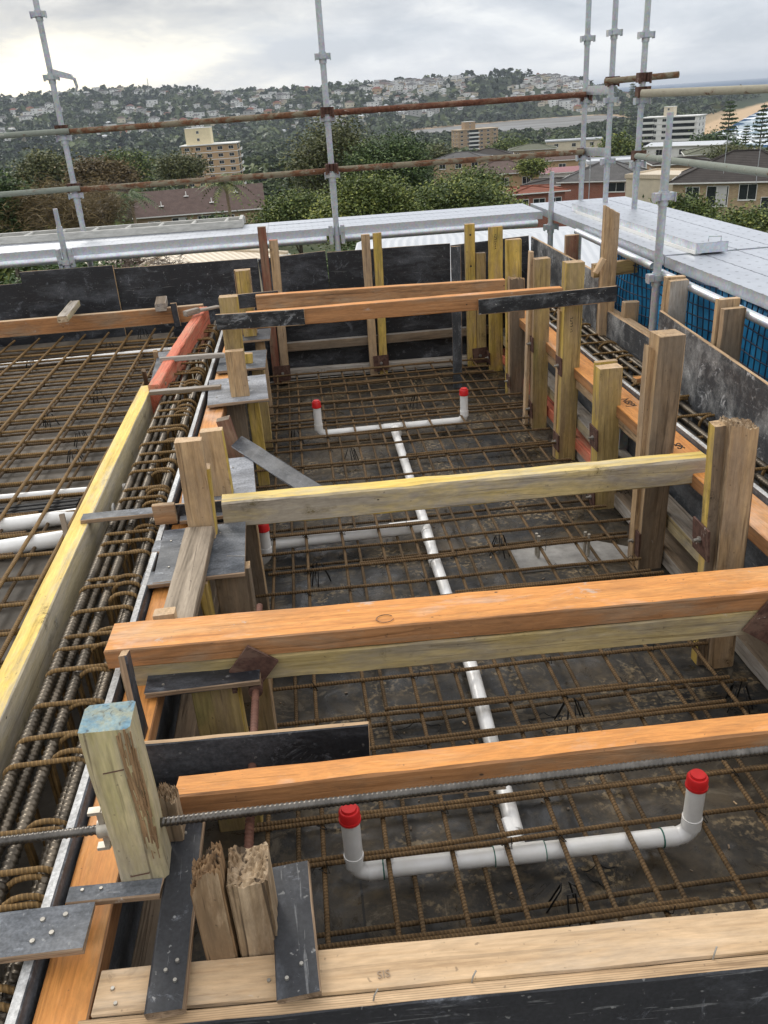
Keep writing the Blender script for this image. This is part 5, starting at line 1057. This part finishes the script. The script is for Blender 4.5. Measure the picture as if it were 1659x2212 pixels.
# ------------------------------------------------------------------ houses
def tilemat(name, c, row=.3):
    g = G(name); v = g.coords(rnd=False); tc = g.t.nodes.new('ShaderNodeTexCoord'); s = g.n('SeparateXYZ', {0: tc.outputs['Object']}); nd = s.node
    zz = g.n('Math', {0: g.math('MULTIPLY', nd.outputs[2], 2 * pi / row * 1.9)}, operation='SINE')
    n = g.noise(v, 1.2, 8, .7); n2 = g.noise(v, 7, 5, .7)
    col = g.ramp(g.math('ADD', g.math('MULTIPLY', n, .5), g.math('MULTIPLY', n2, .5)), [(.35, tuple(x * .62 for x in c)), (.65, tuple(x * 1.3 for x in c))])
    col = g.mix(g.ramp(zz, [(.2, .45), (.7, 0.)]), col, tuple(x * .4 for x in c))
    return g.done(col, .85, bump=zz, bstr=.3, bdist=.03, spec=.2)
def brickmat(name, c1, c2):
    g = G(name); tc = g.t.nodes.new('ShaderNodeTexCoord'); s = g.n('SeparateXYZ', {0: tc.outputs['Object']}); nd = s.node
    u = g.math('ADD', nd.outputs[0], nd.outputs[1]); v = g.n('CombineXYZ', {0: u, 1: nd.outputs[2], 2: 0.})
    b = g.n('TexBrick', {'Vector': v, 'Scale': 1., 'Mortar Size': .008, 'Brick Width': .24, 'Row Height': .086, 'Color1': (*c1, 1), 'Color2': (*c2, 1), 'Mortar': (.4, .37, .32, 1)})
    n = g.noise(tc.outputs['Object'], .6, 7, .7)
    return g.done(g.mix(g.ramp(n, [(.3, 0.), (.7, .4)]), b, tuple(x * .6 for x in c1)), .9, spec=.15)
def metalroof(name, c, pitch=.25, axis=0):
    g = G(name); tc = g.t.nodes.new('ShaderNodeTexCoord'); s = g.n('SeparateXYZ', {0: tc.outputs['Object']}); nd = s.node
    w = g.n('Math', {0: g.math('MULTIPLY', nd.outputs[axis], 2 * pi / pitch)}, operation='SINE'); n = g.noise(tc.outputs['Object'], .5, 7, .7)
    col = g.mix(g.ramp(n, [(.35, 0.), (.75, .35)]), c, tuple(x * .7 for x in c)); col = g.mix(g.ramp(w, [(.6, 0.), (.95, .3)]), col, tuple(x * .7 for x in c))
    return g.done(col, .5, .0, bump=w, bstr=.5, bdist=.03)
HM = {'tile_brown': tilemat('roof_tile_brown', (.15, .105, .09)), 'tile_grey': tilemat('roof_tile_grey', (.13, .125, .12)), 'tile_dark': tilemat('roof_tile_dark', (.065, .056, .05)), 'tile_red': tilemat('roof_tile_red', (.25, .085, .05)), 'tile_olive': tilemat('roof_tile_olive', (.16, .165, .115)),
      'brick_red': brickmat('brick_red', (.30, .085, .045), (.22, .06, .035)), 'brick_cream': brickmat('brick_cream', (.50, .37, .21), (.36, .235, .125)), 'brick_orange': brickmat('brick_orange', (.54, .345, .17), (.46, .28, .135)), 'brick_tan': brickmat('brick_tan', (.42, .29, .165), (.33, .21, .11)),
      'cream': simple('render_cream', (.60, .53, .40), .85, 0, .12, 1.5), 'white': simple('render_white', (.72, .71, .68), .8, 0, .12, 1.5), 'greywall': simple('render_grey', (.40, .39, .37), .85, 0, .2, 1.5), 'pinkroof': metalroof('roof_pink', (.27, .085, .09)), 'white_roof': metalroof('roof_white', (.55, .57, .59), .22, 0), 'cream_roof': metalroof('roof_cream', (.62, .52, .38), .3, 0),
      'glass': simple('window_glass', (.025, .03, .035), .12, 0, .4, .7, spec=.6), 'trim': simple('trim_white', (.72, .71, .67), .6, 0, .1, 3), 'curtain': simple('curtain', (.55, .54, .52), .8, 0, .2, 9, streak=(8, 8, .3)), 'tanwall': simple('render_tan', (.50, .39, .26), .85, 0, .15, 1.5), 'penthouse': simple('render_yellow', (.70, .60, .39), .85, 0, .1, 1.2), 'dark': simple('dark_opening', (.02, .018, .016), .8)}
def bmat(m): return HM[m]
def window(root, c, ax, w, h, label=None, curtain=False, n=2):
    """c centre on the wall face, ax unit vector along the wall; outward normal is ax x up"""
    ax = Vector(ax); nrm = ax.cross(UP); c = Vector(c); R = Matrix((ax, nrm, UP)).transposed()
    m = MB(); t = .07
    for s in (-1, 1): m.box(c + ax * s * (w / 2) + nrm * .03, (t, .1, h + t), R=R); m.box(c + UP * s * (h / 2) + nrm * .03, (w - t, .1, t), R=R)
    for k in range(1, n): m.box(c + ax * (w * k / n - w / 2) + nrm * .025, (.05, .08, h - t), R=R)
    m.box(c - UP * (h / 2 + .08) + nrm * .06, (w + .16, .16, .07), R=R)
    f = m.build('window', HM['trim'], root)
    p = MB(); p.box(c + nrm * .012, (w - t, .03, h - t), R=R); p.build('pane', HM['glass'], f)
    if curtain: p = MB(); p.box(c + nrm * .034 + ax * w * .18, (w * .5, .012, h - t - .05), R=R); p.build('curtain', HM['curtain'], f)
    return f
def house(label, c, rot, w, d, h, wall, roof, kind='hip', rh=2.2, ov=.5, wins=(), cat='house', name='house', vents=0, group=None, chimney=None):
    """c on the ground at the middle; local x is the width, -y the front"""
    rt = empty(name, c, label, cat, group); rt.rotation_euler = (0, 0, rot)
    m = MB(); m.box((0, 0, h / 2 - 2), (w, d, h + 4)); m.build('wall', HM[wall], rt)
    a, b = w / 2 + ov, d / 2 + ov; m = MB(); e = .18
    if kind == 'flat':
        m.box((0, 0, h + .15), (w + 2 * ov, d + 2 * ov, .3))
        for s in (-1, 1): m.box((0, s * (b - .08), h + .4), (w + 2 * ov, .16, .22)); m.box((s * (a - .08), 0, h + .4), (.16, 2 * b - .32, .22))
    else:
        if kind == 'hip':
            if w >= d: k = a - b; P = [(-k, 0), (k, 0)]
            else: k = b - a; P = [(0, -k), (0, k)]
        else: P = [(-a, 0), (a, 0)]
        E = [(-a, -b, h), (a, -b, h), (a, b, h), (-a, b, h)]; E2 = [(x, y, h - e) for x, y, z in E]; r0, r1 = (*P[0], h + rh), (*P[1], h + rh)
        V = E + E2 + [r0, r1]
        if w >= d or kind == 'gable': Fs = [(0, 1, 9, 8), (2, 3, 8, 9), (1, 2, 9), (3, 0, 8)]
        else: Fs = [(0, 1, 8), (2, 3, 9), (1, 2, 9, 8), (3, 0, 8, 9)]
        m.add(V, Fs + [(0, 4, 5, 1), (1, 5, 6, 2), (2, 6, 7, 3), (3, 7, 4, 0), (4, 7, 6, 5)])
    ro = m.build('roof', HM[roof], rt)
    if kind != 'flat':
        g = MB(); 
        for s in (-1, 1): g.box((0, s * (b + .05), h - .1), (2 * a + .2, .1, .14)); g.box((s * (a + .05), 0, h - .1), (.1, 2 * b, .14))
        g.build('gutter', HM['trim'], ro)
        if kind == 'hip':
            g = MB(); cs = [(-a, -b, h), (a, -b, h), (a, b, h), (-a, b, h)]
            near = lambda q: r0 if (Vector(q) - Vector(r0)).length < (Vector(q) - Vector(r1)).length else r1
            for q in cs: g.tube([Vector(q) + UP * .04, Vector(near(q)) + UP * .06], .09, 6)
            g.tube([Vector(r0) + UP * .06, Vector(r1) + UP * .06], .1, 6); g.build('ridge_capping', HM[roof], ro)
    for k in range(vents):
        x = -w * .3 + w * .6 * k / max(1, vents - 1); y = -d * (.18 if k % 2 else .36); z = h + rh * (1 - abs(y) / b); v = MB(); v.tube([(x, y, z - .2), (x, y, z + .75)], .07, 8); v.box((x, y, z + .08), (.7, .7, .1)); v.build('vent_pipe', HM['trim'], ro)
    if chimney: v = MB(); v.box((chimney[0], chimney[1], h + rh * .8), (.8, .6, rh * 1.4)); v.build('chimney', HM['brick_red'], ro)
    for (face, u, z, ww, hh, *cu) in wins:
        if face == 'f': window(rt, (u, -d / 2, z), (1, 0, 0), ww, hh, curtain=bool(cu))
        elif face == 'l': window(rt, (-w / 2, u, z), (0, -1, 0), ww, hh, curtain=bool(cu))
        elif face == 'r': window(rt, (w / 2, u, z), (0, 1, 0), ww, hh, curtain=bool(cu))
    return rt
def face_to(p, extra=0): return -atan2(p.x, p.y) + extra           # turns the front (-y) towards the camera
def house_px(label, u, vroof, dist, w, d, hh, wall, roof, kind='hip', rh=2.2, turn=0., ov=.5, wins='std', vr=None, **k):
    """eave line through pixel (u, vroof) at the front centre"""
    p = Dp(u, vroof, dist); gz = min(ground(p.x, p.y), p.z - hh); h = p.z - gz; rot = face_to(p, turn)
    if wins == 'std': wins = [('f', x, h - 1.5, 1.6, 1.3) for x in np.linspace(-w * .32, w * .32, 3)] + [('l', 0, h - 1.5, 1.4, 1.3), ('r', 0, h - 1.5, 1.4, 1.3)]
    else: wins = [(a, b, h + c, *r) for (a, b, c, *r) in wins]
    q = Vector((p.x, p.y, 0)) + Matrix.Rotation(rot, 3, 'Z') @ Vector((0, d / 2, 0)); KEEP.append((q.x, q.y, max(w, d) * .72))
    if vr: rh = max(.4, Dp(u, vr, dist + d / 2 * cos(turn)).z - p.z)
    return house(label, (q.x, q.y, gz), rot, w, d, h, wall, roof, kind, rh, ov, wins, **k)
house_px('long brown tiled block of flats with white roof vents behind the two palms', 432, 459, 138, 19, 9, 6, 'brick_tan', 'tile_brown', 'gable', vr=405, turn=-.06, vents=4, cat='flats', wins=[('f', -3.2, -1.35, 2.2, 1.7, 1), ('f', .9, -1.5, 2.6, 2.0), ('f', 4.2, -1.4, 1.8, 1.5), ('f', -7, -1.5, 1.8, 1.5)])
house_px('red brick house with a grey tiled hip roof behind the corner uprights', 1300, 390, 142, 12.5, 12, 7, 'brick_red', 'tile_grey', vr=346, turn=-.12, wins=[('f', 2.2, -1.0, 2.6, 1.3), ('r', 0, -1.3, 1.6, 1.2)])
house_px('cream rendered flat roofed house left of the brick flats', 1412, 386, 122, 8, 8, 7, 'cream', 'cream_roof', 'flat', turn=-.5, ov=.15, wins=[('r', -1.8, -1.6, 1.5, 1.9), ('r', 2.2, -1.4, 1.3, 1.7), ('f', 1.2, -4.6, 1.4, 1.2)])
house_px('cream brick flats with dark tiled roof at the right edge', 1600, 391, 112, 15, 12, 9, 'brick_cream', 'tile_dark', vr=326, turn=-.05, cat='flats', wins=[('f', -5.2, -1.3, 1.5, 1.5), ('f', -2.4, -1.6, 2.4, 2.2, 1), ('f', .9, -1.2, 1.9, 1.7), ('f', 3.3, -2.9, 1.7, 2.2), ('f', -1.2, -4.6, 2.2, 1.5), ('f', 2.9, -5.2, 2.2, 1.5)])
house_px('white walled house with a pink metal roof beyond the green trees', 1205, 372, 180, 9, 8, 4, 'white', 'pinkroof', 'gable', vr=361, turn=.2)
house_px('low house with a bright orange red tiled roof', 1165, 414, 120, 7, 7, 4, 'brick_red', 'tile_red', vr=401, turn=.3)
house_px('dark tiled roof just left of the red brick house', 1190, 399, 150, 9, 9, 4, 'brick_red', 'tile_dark', vr=385, turn=-.2)
house_px('brown hip roofed brick house above the green trees', 1090, 374, 172, 13, 10, 4, 'brick_orange', 'tile_brown', vr=347, turn=.15)
house_px('grey hip roof left of the brown hip roofed house', 990, 344, 230, 13, 10, 4, 'brick_tan', 'tile_grey', vr=329, turn=-.2)
house_px('dark hip roof left of the corner uprights', 1055, 338, 250, 13, 11, 4, 'brick_red', 'tile_dark', vr=321)
house_px('brown hip roof beside the corner uprights', 1215, 345, 215, 14, 11, 4, 'brick_orange', 'tile_brown', vr=328, turn=.1)
house_px('wide olive brown roof under the lagoon', 1150, 323, 340, 17, 13, 4, 'brick_tan', 'tile_olive', vr=311)
house_px('white flat roofed house between the corner uprights', 1322, 352, 170, 8, 8, 3.5, 'white', 'white_roof', 'flat', turn=.1)
house_px('long white roofed building below the white apartment block', 1475, 314, 240, 18, 10, 3.5, 'white', 'white_roof', 'gable', vr=306, turn=-.25)
house_px('house with a pale olive green hip roof at the right', 1560, 331, 190, 13, 10, 3.5, 'cream', 'tile_olive', vr=314, turn=.1)
house_px('cream walled house with long white eaves behind the corner uprights', 1240, 304, 380, 22, 9, 4, 'cream', 'white_roof', 'flat', turn=.05)
house_px('brown tiled roof in front of the green hip roof', 1480, 352, 150, 9, 8, 3.5, 'brick_tan', 'tile_dark', vr=340, turn=.2)
house_px('neighbouring house with a pale cream hip roof just below the far walkway', 440, 572, 42, 7.5, 7, 5, 'cream', 'cream_roof', vr=541, turn=.35, wins=())
house_px('neighbouring house with a white ribbed metal roof below the inner corner', 1165, 638, 19, 8.2, 10, 5, 'greywall', 'white_roof', 'gable', rh=.6, turn=.12, ov=.3, wins=())
# apartment blocks
def block(label, u, vtop, dist, w, d, floors, fh, wall, turn, band, pent=None, balc=(), name='apartment_block', cols=5, gap=.0):
    p = Dp(u, vtop, dist); hh = floors * fh; gz = p.z - hh; rot = face_to(p, turn); rt = empty(name, (p.x, p.y, gz), label, 'apartments'); rt.rotation_euler = (0, 0, rot); KEEP.append((p.x, p.y, max(w, d) * .8))
    m = MB(); m.box((0, 0, hh / 2 - 6), (w, d, hh + 12)); m.build('wall', HM[wall], rt)
    m = MB(); m.box((0, 0, hh + .2), (w + 1.2, d + 1.2, .4)); m.build('roof_slab', HM[band], rt)
    for k in range(floors): m = MB(); m.box((0, 0, k * fh), (w + .35, d + .35, .28)); m.build('floor_band', HM[band], rt)
    if pent: m = MB(); m.box((pent[0], pent[1], hh + .4 + pent[4] / 2), (pent[2], pent[3], pent[4])); q = m.build('rooftop_room', HM[pent[5]], rt); m = MB(); m.box((pent[0], pent[1], hh + .4 + pent[4] + .1), (pent[2] + .3, pent[3] + .3, .2)); m.build('roof', HM['trim'], q); [window(rt, (pent[0] + x, pent[1] - pent[3] / 2, hh + .4 + pent[4] * z), (1, 0, 0), 1.1, 1.1) for x, z in ((0, .3), (0, .75))] if pent[4] > 4 else None
    for k in range(floors):
        z = (k + .55) * fh
        for i in range(cols):
            x = -w / 2 + w * (i + .5) / cols
            if any(abs(x - b_[1]) < b_[2] / 2 for b_ in balc if b_[0] == 'f'): continue
            window(rt, (x, -d / 2, z), (1, 0, 0), min(2.1, w / cols * .5), 1.35)
        for s, ax in (('l', -1), ('r', 1)):
            for y in (-d * .25, d * .2): window(rt, (ax * w / 2, y, z), (0, ax, 0), 1.6, 1.3)
        for (f, x, bw) in balc:
            m = MB()
            if f == 'f': m.box((x, -d / 2 - .7, k * fh + .05), (bw, 1.4, .22)); m.box((x, -d / 2 - 1.36, k * fh + .6), (bw, .1, 1.0)); dk = (x, -d / 2 - .02, z); sz = (bw * .92, .06, fh * .75)
            else: m.box((w / 2 + .7, x, k * fh + .05), (1.4, bw, .22)); m.box((w / 2 + 1.36, x, k * fh + .6), (.1, bw, 1.0)); dk = (w / 2 + .02, x, z); sz = (.06, bw * .92, fh * .75)
            q = m.build('balcony', HM['trim'] if band != 'greywall' else HM['white'], rt); m = MB(); m.box(dk, sz); m.build('balcony_door', HM['glass'], q)
    return rt
block('yellow orange brick apartment block with a pale rooftop room at the left', 455, 312, 415, 24, 16, 6, 2.9, 'brick_orange', -.12, 'trim', (-4.5, 0, 11, 9, 6.5, 'penthouse'), [('r', 0, 9)])
block('tan brick apartment block beside the lagoon with white balconies', 1025, 279, 760, 34, 18, 6, 3.0, 'brick_tan', .35, 'tanwall', (-6, -2, 9, 8, 5.5, 'brick_tan'), [('f', -4, 9), ('r', 2, 8)], cols=6)
block('white apartment block with long balconies right of the corner uprights', 1455, 252, 520, 30, 14, 5, 2.9, 'white', -.3, 'white', (-2, 0, 5, 6, 4.5, 'cream'), [('f', 7, 14), ('f', -11, 7)], cols=6)
# houses scattered through the middle distance and over the far hill
def far_house(name, wall, roof, w, d, h, rh, flat=False, lab='', grp=''):
    m = MB(); m.box((0, 0, h / 2 - 2.5), (w, d, h + 5), 0)
    for k in range(max(1, int(h / 3))):
        for x in (-w * .3, w * .22): m.box((x + .4 * k, -d / 2 - .03, 1.7 + 3 * k), (w * .15, .08, 1.1), 2)
        m.box((w / 2 + .03, 0, 1.6 + 3 * k), (.08, d * .25, 1.1), 2); m.box((-w / 2 - .03, 0, 1.6 + 3 * k), (.08, d * .2, 1.1), 2)
    a, b = w / 2 + .5, d / 2 + .5
    if flat: m.box((0, 0, h + .2), (2 * a, 2 * b, .4), 1)
    else: k = a - b; m.add([(-a, -b, h), (a, -b, h), (a, b, h), (-a, b, h), (-k, 0, h + rh), (k, 0, h + rh)], [(0, 1, 5, 4), (2, 3, 4, 5), (1, 2, 5), (3, 0, 4), (3, 2, 1, 0)], 1)
    o = m.build(name, [HM[wall], HM[roof], HM['glass']]); return [o, lab, grp, 0]
GH = [far_house('hillside_house', 'white', 'tile_grey', 13, 9, 6, 2.4, lab='small white house with a grey hip roof among the far trees', grp='white houses with grey roofs far away'),
      far_house('hillside_house', 'cream', 'tile_brown', 12, 9, 5.5, 2.4, lab='small cream house with a brown hip roof among the far trees', grp='cream houses with brown roofs far away'),
      far_house('hillside_house', 'white', 'white_roof', 15, 10, 7, 0, True, lab='small white flat roofed house among the far trees', grp='white flat roofed houses far away'),
      far_house('hillside_house', 'brick_orange', 'tile_red', 13, 9, 5.5, 2.5, lab='small brick house with a red tiled roof among the far trees', grp='red roofed houses far away'),
      far_house('hillside_house', 'greywall', 'tile_dark', 14, 9, 7, 2.2, lab='small grey house with a dark roof among the far trees', grp='grey houses with dark roofs far away')]
def put_house(i, x, y, s=1., rot=None):
    h_ = GH[i]; o = h_[0] if h_[3] == 0 else h_[0].copy()
    if h_[3]: COL.objects.link(o)
    h_[3] += 1; o.location = (x, y, ground(x, y) + .3); o.rotation_euler = (0, 0, -atan2(x, y) + (RNG.normal(0, .5) if rot is None else rot)); o.scale = (s, s, s); tag(o, h_[1], 'house', h_[2])
cnt = 0
while cnt < 285:
    t = RNG.random()
    if t < .52: az = RNG.uniform(6, 18.5)
    elif t < .95: az = RNG.uniform(-17, 8)
    else: az = RNG.uniform(17, 21)
    R, Fo = lerp_t(az, RR), lerp_t(az, FOOT); q = RNG.random()
    if az > 6: r = R - abs(RNG.normal(0, .10)) * (R - Fo) - 8 if q < .5 else Fo + 30 + RNG.uniform(0, .35) * (R - Fo)
    else: r = Fo + (.25 + .75 * q) * (R - Fo)
    if r < Fo: continue
    x, y = r * sin(radians(az)), r * cos(radians(az))
    if noise.noise(Vector((x / 330, y / 330, 9))) < -.12: continue
    put_house(int(RNG.choice(5, p=[.3, .18, .27, .1, .15])) if az < 6 or q > .5 else int(RNG.choice(5, p=[.38, .14, .34, .04, .1])), x, y, RNG.uniform(1.0, 1.9)); [KEEP.append((x - e_ * sin(radians(az)), y - e_ * cos(radians(az)), 17)) for e_ in (0, 28, 55)]; cnt += 1
mw = []; FV = []; FF = []; FM = []                   # the smaller, further houses: too many to set one by one
cnt = 0
while cnt < 620:
    az = RNG.uniform(-18, 19.5) if RNG.random() < .6 else RNG.uniform(5, 18.5); R, Fo = lerp_t(az, RR), lerp_t(az, FOOT); r = Fo + (.12 + .88 * RNG.random() ** .8) * (R - Fo)
    x, y = r * sin(radians(az)), r * cos(radians(az))
    if noise.noise(Vector((x / 330, y / 330, 9))) < -.2: continue
    w, d, h = RNG.uniform(4, 8), RNG.uniform(4, 6), RNG.uniform(3.5, 8); z = ground(x, y) + .5; t = -radians(az) + RNG.normal(0, .5); c_, s_ = cos(t), sin(t); o_ = len(FV); rf = RNG.uniform(.3, 2.2)
    for px, py, pz in ((-w,-d,-4),(w,-d,-4),(w,d,-4),(-w,d,-4),(-w,-d,h),(w,-d,h),(w,d,h),(-w,d,h),(-w-.6,-d-.6,h),(w+.6,-d-.6,h),(w+.6,d+.6,h),(-w-.6,d+.6,h),(-w*.4,0,h+rf),(w*.4,0,h+rf),(-w*.7,-d-.1,1.2),(w*.5,-d-.1,1.2),(w*.5,-d-.1,2.5),(-w*.7,-d-.1,2.5)): FV.append((x + px * c_ - py * s_, y + px * s_ + py * c_, z + pz))
    wm, rm = int(RNG.choice(3, p=[.55, .3, .15])), 3 + int(RNG.choice(4, p=[.35, .3, .15, .2]))
    for f, mi in (((0,1,5,4), wm), ((1,2,6,5), wm), ((2,3,7,6), wm), ((3,0,4,7), wm), ((8,9,13,12), rm), ((10,11,12,13), rm), ((9,10,13,13), rm), ((11,8,12,12), rm), ((14,15,16,17), 7)): FF.append([o_ + i for i in f] if f[2] != f[3] else [o_ + i for i in f[:3]]); FM.append(mi)
    KEEP.append((x - 12 * sin(radians(az)), y - 12 * cos(radians(az)), 11)); cnt += 1
me = bpy.data.meshes.new('far_houses'); me.from_pydata(FV, [], FF); [me.materials.append(HM[k]) for k in ('white', 'cream', 'greywall', 'tile_grey', 'tile_brown', 'tile_red', 'white_roof', 'glass')]; me.polygons.foreach_set('material_index', FM); me.update()
o = link('far_houses', me); tag(o, 'the many smallest pale houses scattered through the far hillside trees', 'houses', kind='stuff')
mid = 0
while mid < 70:
    az = RNG.uniform(-16, 27); r = 330 + 860 * RNG.random() ** 1.2
    if az < 3 and RNG.random() < .8: continue
    x, y = r * sin(radians(az)), r * cos(radians(az))
    if not clear(az, r, x, y): continue
    put_house(int(RNG.choice(5, p=[.12, .46, .1, .08, .24])), x, y, RNG.uniform(.8, 1.05)); KEEP.append((x - 5 * sin(radians(az)), y - 5 * cos(radians(az)), 10)); mid += 1
GRID_ = {}
for p in KEEP:
    for i in range(int((p[0] - p[2]) // 60), int((p[0] + p[2]) // 60) + 1):
        for j in range(int((p[1] - p[2]) // 60), int((p[1] + p[2]) // 60) + 1): GRID_.setdefault((i, j), []).append(p)
def clear(az, r, x, y): return not lagoon(az, r) and shore(az, r) < -75 and not any((x - p[0]) ** 2 + (y - p[1]) ** 2 < p[2] ** 2 for p in GRID_.get((int(x // 60), int(y // 60)), ()))
forest('far_wood', 'grey green wood covering the far hills between the houses', 8000, (-19, 32), lambda g: 1500 + 2000 * g.random() ** .8, lambda g, r: g.choice([5, 7, 9, 15], p=[.4, .3, .2, .1]) * g.uniform(.8, 1.3), lambda az, r, x, y: r < lerp_t(az, RR) + 60 and (r > lerp_t(az, FOOT) - 300) and clear(az, r, x, y), 5)
forest('valley_wood', 'dense dark green wood filling the valley floor', 6500, (-20, 33), lambda g: 300 + 1350 * g.random() ** .85, lambda g, r: g.uniform(5, 12) if r > 500 else g.uniform(4, 8), clear, 6, 40)
forest('near_wood', 'mixed green trees and shrubs filling the slope beyond the nearest houses', 900, (-21, 34), lambda g: 80 + 260 * g.random(), lambda g, r: g.uniform(2.5, 5.5), clear, 8, 90, 'green')
m = MB(); c = Dp(322, 196, 3150); gz = ground(c.x, c.y); m.tube([(c.x, c.y, gz), (c.x, c.y, gz + 38)], 1.2, 6); o = m.build('radio_mast', HM['greywall']); tag(o, 'thin radio mast on the far hilltop at the left', 'mast')
for l, u, v, dd in (('tall tv aerial on the roofs at the right edge', 1645, 300, 95), ('tv aerial above the green hip roof', 1572, 292, 110), ('tv aerial above the red brick house', 1276, 332, 70)):
    c = Dp(u, v, dd); m = MB(); m.tube([c - UP * 4, c], .03, 6); m.tube([c + Vector((-1.2, 0, 0)), c + Vector((1.2, .1, 0))], .025, 6)
    for k in range(6): m.tube([c + Vector((-1 + .4 * k, -.3, .02)), c + Vector((-1 + .4 * k, .3, .02))], .012, 4)
    o = m.build('tv_aerial', M['galv_dull']); tag(o, l, 'aerial')
# ------------------------------------------------------------------ camera, sky and sun
cam = bpy.data.cameras.new('camera'); co = bpy.data.objects.new('camera', cam); COL.objects.link(co); SC.camera = co
f0 = ray(CX, CY).normalized(); xr = (ray(CX + 100, CY) - ray(CX, CY)).normalized(); yu = (ray(CX, CY - 100) - ray(CX, CY)).normalized()
co.matrix_world = Matrix.Translation((0, 0, H)) @ Matrix((xr, yu, -f0)).transposed().to_4x4()
cam.sensor_fit = 'HORIZONTAL'; cam.sensor_width = 36; cam.lens = 36 * F_ / 1659; cam.clip_end = 90000; cam.clip_start = .05
W = bpy.data.worlds.new('World'); SC.world = W; W.use_nodes = True
nt = W.node_tree; nt.nodes.clear(); 
SUN_AZ, SUN_EL = radians(-25), radians(32)
class GW(G):
    def __init__(s, t): s.t = t
g = GW(nt)
tc = nt.nodes.new('ShaderNodeTexCoord'); dv = tc.outputs['Generated']
sky = nt.nodes.new('ShaderNodeTexSky'); sky.sky_type = 'NISHITA'; sky.sun_disc = False; sky.sun_elevation = SUN_EL; sky.sun_rotation = SUN_AZ
s = g.n('SeparateXYZ', {0: dv}); X_, Y_, Z_ = s.node.outputs
pv = g.n('CombineXYZ', {0: X_, 1: g.math('MULTIPLY', Y_, .6), 2: g.math('MULTIPLY', Z_, 3.2)})
n1 = g.noise(pv, 4.2, 9, .56, .35); n2 = g.noise(g.n('VectorMath', {0: pv, 1: (3.3, 1.7, 8.1)}, operation='ADD'), 11, 8, .6, .3)
cl = g.math('ADD', g.math('MULTIPLY', n1, .7), g.math('MULTIPLY', n2, .3))
bank = g.ramp(g.math('ADD', Z_, g.math('MULTIPLY', g.math('SUBTRACT', n1, .5), .10)), [(.055, 0.), (.10, 1.), (.26, 1.), (.5, .35)])   # grey cloud bank higher up
left = g.ramp(g.math('ADD', g.math('MULTIPLY', X_, .9), .5), [(.22, 1.), (.58, 0.)])          # the hidden sun lies to the left
soft = g.ramp(cl, [(.40, (4.9, 5.3, 5.9)), (.50, (6.2, 6.5, 7.0)), (.58, (7.6, 7.8, 8.0))])
glow = g.ramp(cl, [(.40, (6.2, 6.4, 6.8)), (.47, (8.7, 8.35, 7.4)), (.55, (13.2, 12.0, 9.0))])
cc = g.mix(left, soft, glow)
grey = g.ramp(cl, [(.42, (3.3, 3.45, 3.75)), (.5, (4.4, 4.55, 4.85)), (.6, (6.6, 6.6, 6.7))])
bk = g.math('MULTIPLY', bank, g.ramp(g.math('ADD', g.math('MULTIPLY', X_, .9), .5), [(.2, .95), (.62, .55), (.8, .15)]))
cc = g.mix(bk, cc, grey)
low = g.ramp(Z_, [(.0, 1.), (.035, 0.)]); cc = g.mix(g.math('MULTIPLY', low, .5), cc, (7.4, 7.7, 8.1))
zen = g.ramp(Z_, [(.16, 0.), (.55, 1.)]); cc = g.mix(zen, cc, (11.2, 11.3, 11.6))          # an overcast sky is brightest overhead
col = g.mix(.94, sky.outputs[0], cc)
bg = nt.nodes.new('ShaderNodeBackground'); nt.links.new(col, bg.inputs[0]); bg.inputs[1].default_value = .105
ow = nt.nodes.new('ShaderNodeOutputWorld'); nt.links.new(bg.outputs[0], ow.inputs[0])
sl = bpy.data.lights.new('sun', 'SUN'); sl.energy = 1.1; sl.angle = radians(18); sl.color = (1, .95, .87); so = bpy.data.objects.new('sun', sl); COL.objects.link(so)
sd = Vector((sin(SUN_AZ) * cos(SUN_EL), cos(SUN_AZ) * cos(SUN_EL), sin(SUN_EL))); so.rotation_euler = sd.to_track_quat('Z', 'Y').to_euler()
SC.view_settings.view_transform = 'Standard'; SC.view_settings.look = 'None'; SC.view_settings.exposure = .3; SC.view_settings.gamma = 1
SC.cycles.max_bounces = 6; SC.cycles.use_denoising = True

# the air between here and the far hills
hz = bpy.data.materials.new('haze'); hz.use_nodes = True; ht = hz.node_tree; ht.nodes.clear(); ho = ht.nodes.new('ShaderNodeOutputMaterial'); hv = ht.nodes.new('ShaderNodeVolumePrincipled')
hv.inputs['Color'].default_value = (.76, .84, .95, 1); hv.inputs['Density'].default_value = .00007; ht.links.new(hv.outputs[0], ho.inputs['Volume'])
m = MB(); m.box((7500, 9000, 30), (33400, 36400, 180)); o = m.build('haze', hz); o['kind'] = 'stuff'
